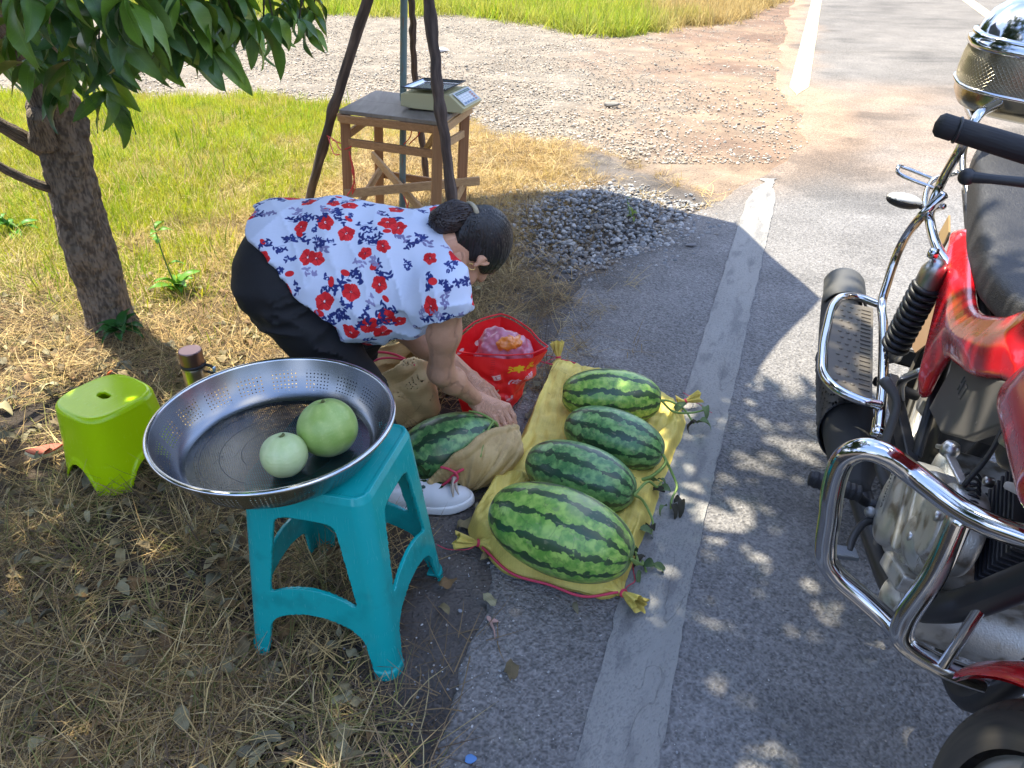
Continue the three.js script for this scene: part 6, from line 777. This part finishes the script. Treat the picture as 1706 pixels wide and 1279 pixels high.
    put('bolt', merge([[0.1, 0.6, -0.36], [0.165, 0.31, -0.53], [0.165, 0.47, -0.5], [0.165, 0.46, -0.34], [0.165, 0.56, -0.28]].map(([a, b, c]) => lathe([[0, -0.006], [0.009, -0.006], [0.009, 0.006], [0.005, 0.009], [0, 0.009]], 6).rotateZ(-Math.PI / 2).translate(a, b, -c))), steelDull);
    put('clutch_arm', merge([bar(B(0.15, 0.585, -0.43), B(0.14, 0.6, -0.33), 0.018, 0.006), lathe([[0, -0.01], [0.014, -0.01], [0.016, 0.0], [0.012, 0.012], [0, 0.014]], 18).translate(0.15, 0.59, 0.44), bar(B(0.15, 0.585, -0.45), B(0.15, 0.56, -0.49), 0.02, 0.008)]), steelDull);
    const sp = []; for (let i = 0; i <= 90; i++) { const a = i / 90 * 9 * 6.283; sp.push([0.125 + Math.cos(a) * 0.011, 0.6 - i / 90 * 0.03 + Math.sin(a) * 0.011, -0.36 + i / 90 * 0.1]); } put('return_spring', T(sp, 0.0026, 6, 220), black);
    put('cable', merge([T([[0.14, 0.6, -0.33], [0.12, 0.66, -0.36], [0.1, 0.75, -0.45], [0.07, 0.78, -0.3], [0.06, 0.95, -0.05]], 0.0045, 8), T([[0.05, 0.68, -0.4], [0.09, 0.66, -0.45], [0.08, 0.72, -0.6]], 0.005, 8), T([[0.02, 0.7, -0.36], [0.08, 0.7, -0.3], [0.09, 0.8, -0.2]], 0.005, 8)]), black);
    put('carburettor', merge([xf(rbox(0.07, 0.08, 0.07, 0.02), new THREE.Matrix4().setPosition(0.03, 0.6, 0.5)), T([[0.03, 0.62, -0.42], [0.03, 0.62, -0.66]], 0.024, 16, 4, false), T([[0.075, 0.66, -0.47], [0.11, 0.62, -0.5]], 0.009, 10, 4, false)]), dark);
    put('air_box', xf(rbox(0.17, 0.2, 0.2, 0.04), new THREE.Matrix4().setPosition(0, 0.58, 0.76)), matte);
    put('spark_plug_cap', T([[0.06, 0.68, -0.2], [0.1, 0.7, -0.2], [0.13, 0.69, -0.22]], [0.016, 0.013, 0.006], 14, 12), mat({ color: rgb(0.4, 0.38, 0.36), roughness: 0.5 }));
    put('rectifier', lathe([[0, 0], [0.022, 0], [0.024, 0.01], [0.018, 0.02], [0.018, 0.035], [0.0, 0.036]], 20).rotateZ(-1.2).translate(0.08, 0.68, 0.36), steelDull); }
  // exhaust
  put('exhaust_pipe', T([[0.03, 0.66, -0.22], [0.06, 0.655, -0.13], [0.085, 0.55, -0.16], [0.095, 0.39, -0.27], [0.105, 0.25, -0.42], [0.14, 0.215, -0.6], [0.195, 0.25, -0.76]], [0.022, 0.023, 0.025, 0.026, 0.025, 0.023, 0.027], 20, 80), black);
  put('muffler', T([[0.195, 0.25, -0.72], [0.208, 0.262, -0.82], [0.235, 0.28, -0.98], [0.262, 0.3, -1.25], [0.278, 0.31, -1.6], [0.281, 0.313, -1.7]], [0.032, 0.056, 0.064, 0.063, 0.06, 0.048], 24, 60), matte);
  put('muffler_cap', sdfMesh((x, y, z) => { const a = cone(B(0.272, 0.318, -1.5), B(0.281, 0.322, -1.69), 0.064, 0.062)(x, y, z); return smax(smax(Math.abs(a) - 0.004, 0.33 - y, 0.004), Math.abs(z - 1.61) - 0.1, 0.01); }, [0.19, 0.3, 1.45], [0.36, 0.41, 1.75], 0.005, boxUV(5), 1), mat({ color: rgb(0.07, 0.068, 0.062), roughness: 0.55 }));
  put('heat_shield', sdfMesh((x, y, z) => { const a = cone(B(0.222, 0.275, -0.86), B(0.262, 0.3, -1.3), 0.069, 0.069)(x, y, z); return smax(smax(Math.abs(a) - 0.003, 0.24 - x + (z - 1) * 0.08, 0.004), Math.abs(z - 1.08) - 0.17 + (y - 0.3) * 0.4, 0.01); }, [0.2, 0.18, 0.84], [0.36, 0.4, 1.32], 0.0055, boxUV(5), 1), black);
  // passenger guard with its tread plate
  put('footrest_guard', merge([T([[0.195, 0.4, -0.865], [0.235, 0.4, -0.86], [0.29, 0.4, -0.88], [0.325, 0.4, -0.93], [0.336, 0.4, -1.05], [0.334, 0.4, -1.2], [0.322, 0.4, -1.36], [0.298, 0.4, -1.43], [0.255, 0.402, -1.45], [0.2, 0.405, -1.43]], 0.0115, 16, 110), T([[0.19, 0.375, -0.8], [0.19, 0.4, -0.95], [0.188, 0.405, -1.3], [0.196, 0.42, -1.42], [0.198, 0.46, -1.45], [0.2, 0.57, -1.48], [0.19, 0.69, -1.41], [0.16, 0.75, -1.42]], 0.0125, 16, 100), T([[0.19, 0.375, -0.835], [0.19, 0.365, -0.79]], 0.016, 16, 3, false)]), chrome);
  { const plate = new THREE.Shape([[-0.215, 0.88], [-0.285, 0.885], [-0.318, 0.94], [-0.325, 1.08], [-0.318, 1.3], [-0.3, 1.385], [-0.215, 1.4]].map(([a, b]) => new THREE.Vector2(-a, b))); const pl = put('tread_plate', new THREE.ExtrudeGeometry(plate, { depth: 0.004, bevelEnabled: true, bevelSize: 0.001, bevelThickness: 0.001, bevelSegments: 1 }).rotateX(Math.PI / 2).translate(0, 0.402, 0), mat({ color: rgb(0.1, 0.085, 0.065), roughness: 0.6 }));
    const st = []; for (let i = 0; i < 14; i++) for (let j = 0; j < 3; j++) { const z = 0.92 + i * 0.034, x = 0.3 - j * 0.02 - (i & 1) * 0.006; if (z < 1.38) st.push(new THREE.SphereGeometry(0.0055, 10, 6).scale(1, 0.5, 1).translate(x, 0.403, z)); } put('stud', merge(st), pl.material, pl); const ri = []; for (let i = 0; i < 20; i++) ri.push(rbox(0.026, 0.004, 0.007, 0.0015).translate(0.234, 0.404, 0.91 + i * 0.024)); put('rib', merge(ri), pl.material, pl); }
  // rear suspension and mudguards
  { const a = B(0.165, 0.685, -1.1), b = B(0.165, 0.36, -1.165), d = b.clone().sub(a), L = d.length(), M = new THREE.Matrix4().compose(a, new THREE.Quaternion().setFromUnitVectors(V(0, 1, 0), d.clone().normalize()), V(1, 1, 1)), s = put('shock_absorber', xf(merge([lathe([[0, 0.0], [0.014, 0], [0.022, 0.012], [0.03, 0.03], [0.03, 0.075], [0.022, 0.08], [0.022, L - 0.06], [0.028, L - 0.05], [0.028, L - 0.03], [0.012, L - 0.01], [0, L]], 28)]), M), steelDull);
    const c = []; for (let i = 0; i <= 200; i++) { const k = i / 200, q = k * 10.5 * 6.283; c.push(V(Math.cos(q) * 0.029, 0.07 + k * (L - 0.13), Math.sin(q) * 0.029)); } put('spring', xf(tube(c, 0.0072, 8, 420), M), black, s); put('mount_bolt', xf(lathe([[0, -0.004], [0.014, -0.004], [0.014, 0.008], [0.01, 0.016], [0, 0.018]], 16), new THREE.Matrix4().makeRotationZ(-Math.PI / 2).setPosition(a.clone().add(V(0.014, 0.012, 0)))), chrome, s); }
  put('swingarm', merge([bar(B(0.11, 0.34, -0.74), B(0.13, 0.3, -1.2), 0.028, 0.04, 0.006), bar(B(-0.11, 0.34, -0.74), B(-0.13, 0.3, -1.2), 0.028, 0.04, 0.006), T([[0.17, 0.3, -1.17], [0.06, 0.29, -1.17]], 0.014, 12, 3, false)]), black);
  put('brake_linkage', merge([T([[0.14, 0.27, -0.6], [0.14, 0.25, -0.9], [0.12, 0.22, -1.15]], 0.004, 8), T([[0.12, 0.33, -1.05], [0.15, 0.42, -0.98], [0.13, 0.47, -0.95]], 0.01, 10)]), steelDull);
  put('rear_fender', sdfMesh((x, y, z) => { const q = Math.hypot(y - 0.3, z - 1.17) - 0.35, s = Math.max(Math.abs(q) - 0.005, Math.abs(x) - 0.085); return Math.max(s, Math.max(0.52 - y - (z - 1.17) * 1.1, z - 1.52)); }, [-0.1, 0.2, 0.8], [0.1, 0.68, 1.54], 0.009, boxUV(4), 1), matte);
  put('mud_flap', sheet([[-1.2, 0.6], [-1.3, 0.62], [-1.42, 0.6], [-1.53, 0.5], [-1.56, 0.36], [-1.48, 0.3], [-1.32, 0.34], [-1.2, 0.45]], 0.075, 0.003, 0.001), mat({ color: rgb(0.27, 0.165, 0.09), roughness: 0.75 }));
  put('number_bracket', sheet([[-1.44, 0.64], [-1.56, 0.66], [-1.6, 0.55], [-1.46, 0.56]], 0.1, 0.003, 0.001), mat({ color: rgb(0.3, 0.2, 0.09), roughness: 0.6 }));
  // footrest, brake pedal, kick lever
  put('footrest', merge([T([[0.12, 0.3, -0.62], [0.19, 0.3, -0.62], [0.215, 0.325, -0.6]], 0.01), sdfMesh((x, y, z) => rb3(x - 0.265, y - 0.34, z - 0.585, 0.055, 0.014, 0.017, 0.01) - 0.0015 * Math.sin(x * 500), [0.19, 0.31, 0.55], [0.34, 0.37, 0.62], 0.005, boxUV(5), 1)]), rubber);
  { const bp = put('brake_pedal', T([[0.15, 0.3, -0.58], [0.19, 0.3, -0.55], [0.21, 0.29, -0.5], [0.215, 0.285, -0.46]], 0.008), black); put('pedal_tread', xf(rbox(0.075, 0.012, 0.032, 0.004), new THREE.Matrix4().makeRotationY(0.3).setPosition(B(0.235, 0.285, -0.45))), mat({ color: rgb(0.3, 0.32, 0.34), metalness: 0.9, roughness: 0.4, bumpMap: dataTex(128, 128, (u, v) => ((Math.floor(u * 16) + Math.floor(v * 16)) & 1)), bumpScale: 0.003 }), bp); put('pivot_bolt', new THREE.SphereGeometry(0.012, 14, 10).translate(0.185, 0.315, 0.57), mat({ color: rgb(0.3, 0.3, 0.3), roughness: 0.4, metalness: 0.6 }), bp); }
  put('kick_lever', T([[0.16, 0.34, -0.64], [0.19, 0.38, -0.66], [0.2, 0.5, -0.72], [0.235, 0.53, -0.74]], [0.012, 0.01, 0.009, 0.013]), dark);
  // bodywork
  put('fuel_tank', sdfMesh((x, y, z) => { const a = rb3(x, y - 0.87 - 0.06 * (z - 0.3), z - 0.27, 0.165 - 0.16 * Math.max(0, z - 0.3), 0.105, 0.27, 0.085), b = rb3(x, y - 0.79, z - 0.22, 0.172, 0.05, 0.17, 0.045), knee = ell(V(Math.sign(x) * 0.235, 0.83, 0.44), V(0.1, 0.1, 0.15))(x, y, z); return smax(smin(a, b, 0.03), -knee, 0.05); }, [-0.2, 0.7, -0.06], [0.2, 1.02, 0.6], 0.008, boxUV(4)), red);
  { const p = [[-1.33, 0.685], [-1.22, 0.735], [-1.08, 0.72], [-0.89, 0.705], [-0.77, 0.715], [-0.66, 0.765], [-0.56, 0.825], [-0.455, 0.79], [-0.44, 0.745], [-0.5, 0.715], [-0.6, 0.66], [-0.72, 0.618], [-0.8, 0.585], [-0.83, 0.53], [-0.83, 0.475], [-0.87, 0.45], [-0.92, 0.475], [-1.02, 0.52], [-1.13, 0.575], [-1.24, 0.635]];
    const cv = new THREE.CatmullRomCurve3(p.map(([f, u]) => V(f, u, 0)), true, 'centripetal'), pp = []; for (let i = 0; i < 80; i++) { const q = cv.getPoint(i / 80); pp.push([q.x, q.y]); }
    const sp = sdfMesh((x, y, z) => { const d = -polyDist(pp, -z, y), x0 = 0.12 + 0.016 * sstep(0.0, -0.06, d) - 0.05 * sstep(0.66, 0.8, y) * 0.5 + 0.008 * Math.sin((z - 0.5) * 7); return smax(d * 0.9, Math.abs(x - x0) - 0.012, 0.016); }, [0.07, 0.43, 0.42], [0.16, 0.86, 1.36], 0.0075, boxUV(3), 1);
    put('side_panel', sp, red); put('side_panel', xf(sp, new THREE.Matrix4().makeScale(-1, 1, 1)), red);
    const q = [[-0.79, 0.585], [-0.6, 0.665], [-0.47, 0.722], [-0.4, 0.69], [-0.52, 0.58], [-0.66, 0.5], [-0.8, 0.465]], ins = put('panel_insert', sheet(q, 0.098, 0.012, 0.006), dark);
    put('embossed_letter', merge([[0, [[0, 0], [0, 0.03]]], [0, [[0.016, 0], [0.016, 0.03]]], [0, [[0, 0.015], [0.016, 0.015]]], [0, [[0.03, 0.03], [0.045, 0.03]]], [0, [[0.045, 0.03], [0.042, 0.004]]], [0, [[0.042, 0.004], [0.03, 0.0]]]].map(([, [a, b]]) => T([[0.1165, 0.585 + a[1], -0.68 + a[0]], [0.1165, 0.585 + b[1], -0.68 + b[0]]], 0.0022, 6, 2, false))), dark, ins); }
  { const prof = (z) => ({ w: piece([[0.48, 0.07], [0.56, 0.11], [0.75, 0.128], [1.1, 0.13], [1.5, 0.125], [1.62, 0.1]], z), lo: piece([[0.5, 0.8], [0.62, 0.745], [0.85, 0.705], [1.1, 0.705], [1.35, 0.755], [1.62, 0.83]], z), hi: piece([[0.5, 0.85], [0.65, 0.82], [0.85, 0.8], [1.1, 0.82], [1.3, 0.86], [1.6, 0.89]], z) });
    const g = dataTex(256, 256, (u, v) => { const a = Math.abs(tnoise(u * 60, v * 60, 60, 3) - 0.5) * 2; return 0.3 + 0.7 * a; });
    put('seat', sdfMesh((x, y, z) => { const p0 = prof(z - 0.03), p1 = prof(z), p2 = prof(z + 0.03), p = { w: (p0.w + p1.w + p2.w) / 3, lo: (p0.lo + p1.lo + p2.lo) / 3, hi: (p0.hi + p1.hi + p2.hi) / 3 }, c = (p.lo + p.hi) / 2, h = (p.hi - p.lo) / 2, a = x / p.w, b = (y - c) / h, q = (z - 1.06) / 0.56, v = Math.pow(a * a * a * a + b * b * b * b + Math.pow(Math.abs(q), 10), 0.25); return (v - 1) * h * 0.8; }, [-0.15, 0.68, 0.46], [0.15, 0.92, 1.66], 0.009, (x, y, z) => [z * 9, (y - Math.abs(x)) * 9]), phys({ color: rgb(0.018, 0.018, 0.02), roughness: 0.5, bumpMap: g, bumpScale: 0.0016 })); put('seat_strap_stud', new THREE.SphereGeometry(0.007, 12, 8).translate(0.128, 0.79, 1.44), chrome); }
  put('grab_rail', T([[0.125, 0.66, -1.12], [0.155, 0.672, -1.2], [0.172, 0.685, -1.34], [0.172, 0.7, -1.45], [0.17, 0.76, -1.475], [0.168, 0.87, -1.43], [0.16, 0.94, -1.45], [0.1, 0.96, -1.6]], 0.0125, 16, 90), chrome); put('grab_rail', T([[-0.125, 0.66, -1.12], [-0.155, 0.672, -1.2], [-0.172, 0.685, -1.34], [-0.172, 0.7, -1.45], [-0.17, 0.76, -1.475], [-0.168, 0.87, -1.43], [-0.16, 0.94, -1.45], [-0.1, 0.96, -1.6]], 0.0125, 16, 90), chrome);
  put('rear_rack', merge([T([[0.09, 0.74, -1.5], [0.12, 0.8, -1.62], [0.12, 0.9, -1.75]], 0.009), T([[-0.09, 0.74, -1.5], [-0.12, 0.8, -1.62], [-0.12, 0.9, -1.75]], 0.009), T([[0.13, 0.898, -1.55], [0.13, 0.898, -1.98], [-0.13, 0.898, -1.98], [-0.13, 0.898, -1.55]], 0.009, 12, 3, false), T([[0.13, 0.7, -1.74], [0.25, 0.711, -1.77], [0.255, 0.711, -1.75], [0.25, 0.7, -1.735], [0.13, 0.685, -1.7]], 0.006, 10, 40), T([[0.15, 0.72, -1.42], [0.165, 0.66, -1.56], [0.15, 0.7, -1.74], [0.1, 0.74, -1.72]], 0.008)]), chromeWorn);
  { const s = put('turn_signal', sdfMesh(ell(B(0.222, 0.66, -1.6), V(0.05, 0.021, 0.026)), [0.16, 0.63, 1.56], [0.28, 0.69, 1.64], 0.004, boxUV(5)), black); put('stalk', T([[0.14, 0.655, -1.58], [0.19, 0.658, -1.6]], 0.008), black, s); put('lens', sdfMesh((x, y, z) => smax(ell(B(0.222, 0.662, -1.598), V(0.0505, 0.0215, 0.0265))(x, y, z), 0.664 - y, 0.002), [0.16, 0.64, 1.56], [0.28, 0.7, 1.64], 0.004, boxUV(5), 1), phys({ color: rgb(0.55, 0.55, 0.52), roughness: 0.2, clearcoat: 1 }), s); }
  // top box
  { const C = -1.815, se = (pts, n = 3.4) => { const g = lathe(pts, 72), p = g.attributes.position; for (let i = 0; i < p.count; i++) { const x = p.getX(i), z = p.getZ(i), r = Math.hypot(x, z); if (r < 1e-6) continue; const a = Math.abs(x / r), b = Math.abs(z / r), k = 1 / Math.pow(Math.pow(a, n) + Math.pow(b, n), 1 / n) * 0.93; p.setXYZ(i, x * k, p.getY(i), z * k * 0.92); } g.computeVertexNormals(); return g.translate(0, 0, -C); };
    const bx = put('top_box', se([[0, 0.905], [0.15, 0.907], [0.182, 0.918], [0.197, 0.94], [0.202, 0.968]]), mat({ color: rgb(0.42, 0.38, 0.28), metalness: 1, roughness: 0.22 }));
    const dia = dataTex(256, 256, (u, v) => { const a = ((u * 8 + v * 8) % 1), b = ((u * 8 - v * 8 + 8) % 1); return Math.min(Math.abs(a - 0.5), Math.abs(b - 0.5)) < 0.12 ? 1 : 0.2; });
    const band = se([[0.206, 0.974], [0.209, 1.0], [0.209, 1.04], [0.205, 1.068]]); for (let i = 0, u = band.attributes.uv; i < u.count; i++) u.setXY(i, u.getX(i) * 14, u.getY(i) * 1.1); put('mesh_band', band, mat({ color: rgb(0.3, 0.27, 0.2), metalness: 1, roughness: 0.32, bumpMap: dia, bumpScale: 0.006 }), bx);
    put('band_rim', se([[0.2, 0.966], [0.21, 0.966], [0.213, 0.971], [0.21, 0.976], [0.204, 0.976]]), chrome, bx); put('lid_rim', se([[0.204, 1.066], [0.213, 1.067], [0.216, 1.075], [0.214, 1.086], [0.207, 1.092], [0.211, 1.097], [0.207, 1.104], [0.197, 1.106]]), chrome, bx);
    put('lid', se([[0.199, 1.103], [0.194, 1.125], [0.178, 1.158], [0.15, 1.183], [0.11, 1.2], [0.06, 1.209], [0, 1.211]], 2.8), chrome, bx); put('latch', rbox(0.05, 0.045, 0.014, 0.004).translate(0, 1.08, -C - 0.205), chrome, bx); }
  // handlebar
  put('handlebar', merge([T([[0.25, 1.093, -0.418], [0.17, 1.085, -0.39], [0.1, 1.0, -0.22], [0.0, 0.98, -0.17], [-0.1, 1.0, -0.13], [-0.2, 1.085, -0.2], [-0.26, 1.093, -0.22]], 0.011, 14, 70)]), steelDull);
  { const g = put('grip', T([[0.35, 1.1024, -0.42], [0.23, 1.092, -0.415]], [0.0165, 0.0175], 24, 8, false), rubber); put('bar_end', T([[0.372, 1.1045, -0.4205], [0.353, 1.1025, -0.42]], 0.0168, 22, 3, false), rubber, g); put('grip_ring', xf(new THREE.TorusGeometry(0.0165, 0.0022, 8, 28).rotateY(Math.PI / 2), new THREE.Matrix4().setPosition(B(0.349, 1.1022, -0.42))), black, g); put('brake_lever', merge([T([[0.32, 1.058, -0.36], [0.29, 1.064, -0.352], [0.22, 1.072, -0.352], [0.15, 1.08, -0.35]], [0.008, 0.0065, 0.0075, 0.0095], 14, 40), new THREE.SphereGeometry(0.0115, 18, 14).translate(0.323, 1.0575, 0.361)]), black); put('throttle_housing', xf(rbox(0.045, 0.05, 0.045, 0.01), new THREE.Matrix4().setPosition(B(0.175, 1.088, -0.4))), black); put('grip', T([[-0.35, 1.1, -0.26], [-0.24, 1.092, -0.225]], 0.0175, 20, 6, false), rubber); }
}
// ---------------------------------------------------------------- trees and scrub standing round the place, outside the picture
{
  const r = rng(301), spots = [], g = []; for (let k = 0; k < 2; k++) { const q = { pos: [], idx: [] }, rr = rng(310 + k); for (let i = 0; i < 26; i++) { const c = V((rr() - 0.5) * 1.6, (rr() - 0.5) * 1.6, (rr() - 0.5) * 1.6), a = V(rr() - 0.5, rr() - 0.5, rr() - 0.5).normalize().multiplyScalar(0.34), b = V(rr() - 0.5, rr() - 0.5, rr() - 0.5).normalize().multiplyScalar(0.2), o = q.pos.length / 3; q.pos.push(...c.clone().sub(a).toArray(), ...c.clone().add(b).toArray(), ...c.clone().add(a).toArray(), ...c.clone().sub(b).toArray()); q.idx.push(o, o + 1, o + 2, o, o + 2, o + 3); } g.push(geo(q.pos, q.idx)); }
  for (let i = 0; i < 300; i++) {
    const az = r() * 6.283, R = lerp(24, 40, r()), X = Math.sin(az) * R, D = Math.cos(az) * R; if (Math.abs(X - 0.345 * D - 1.9) < 6) continue;
    const H = lerp(3, 8.5, r() * r() + 0.2 * r()), w = lerp(1.5, 3, r()), n = 26; for (let j = 0; j < n; j++) { const a = r() * 6.283, q = Math.sqrt(r()) * w, y = H * (0.08 + 0.92 * r()), k = lerp(0.6, 1.2, r()), s = lerp(0.8, 1.5, r()); spots.push([X + Math.cos(a) * q * (1.1 - 0.6 * y / H), y, -D + Math.sin(a) * q * (1.1 - 0.6 * y / H), r() * 6.28, s, [0.075 * k, 0.115 * k, 0.03 * k], r() * 2]); }
  }
  scatter('far_woods', g, leafy({ transmission: 0.2 }), spots, 'far belt of trees and scrub around the fields outside the picture', 'trees');
}
renderer.render(scene, camera);
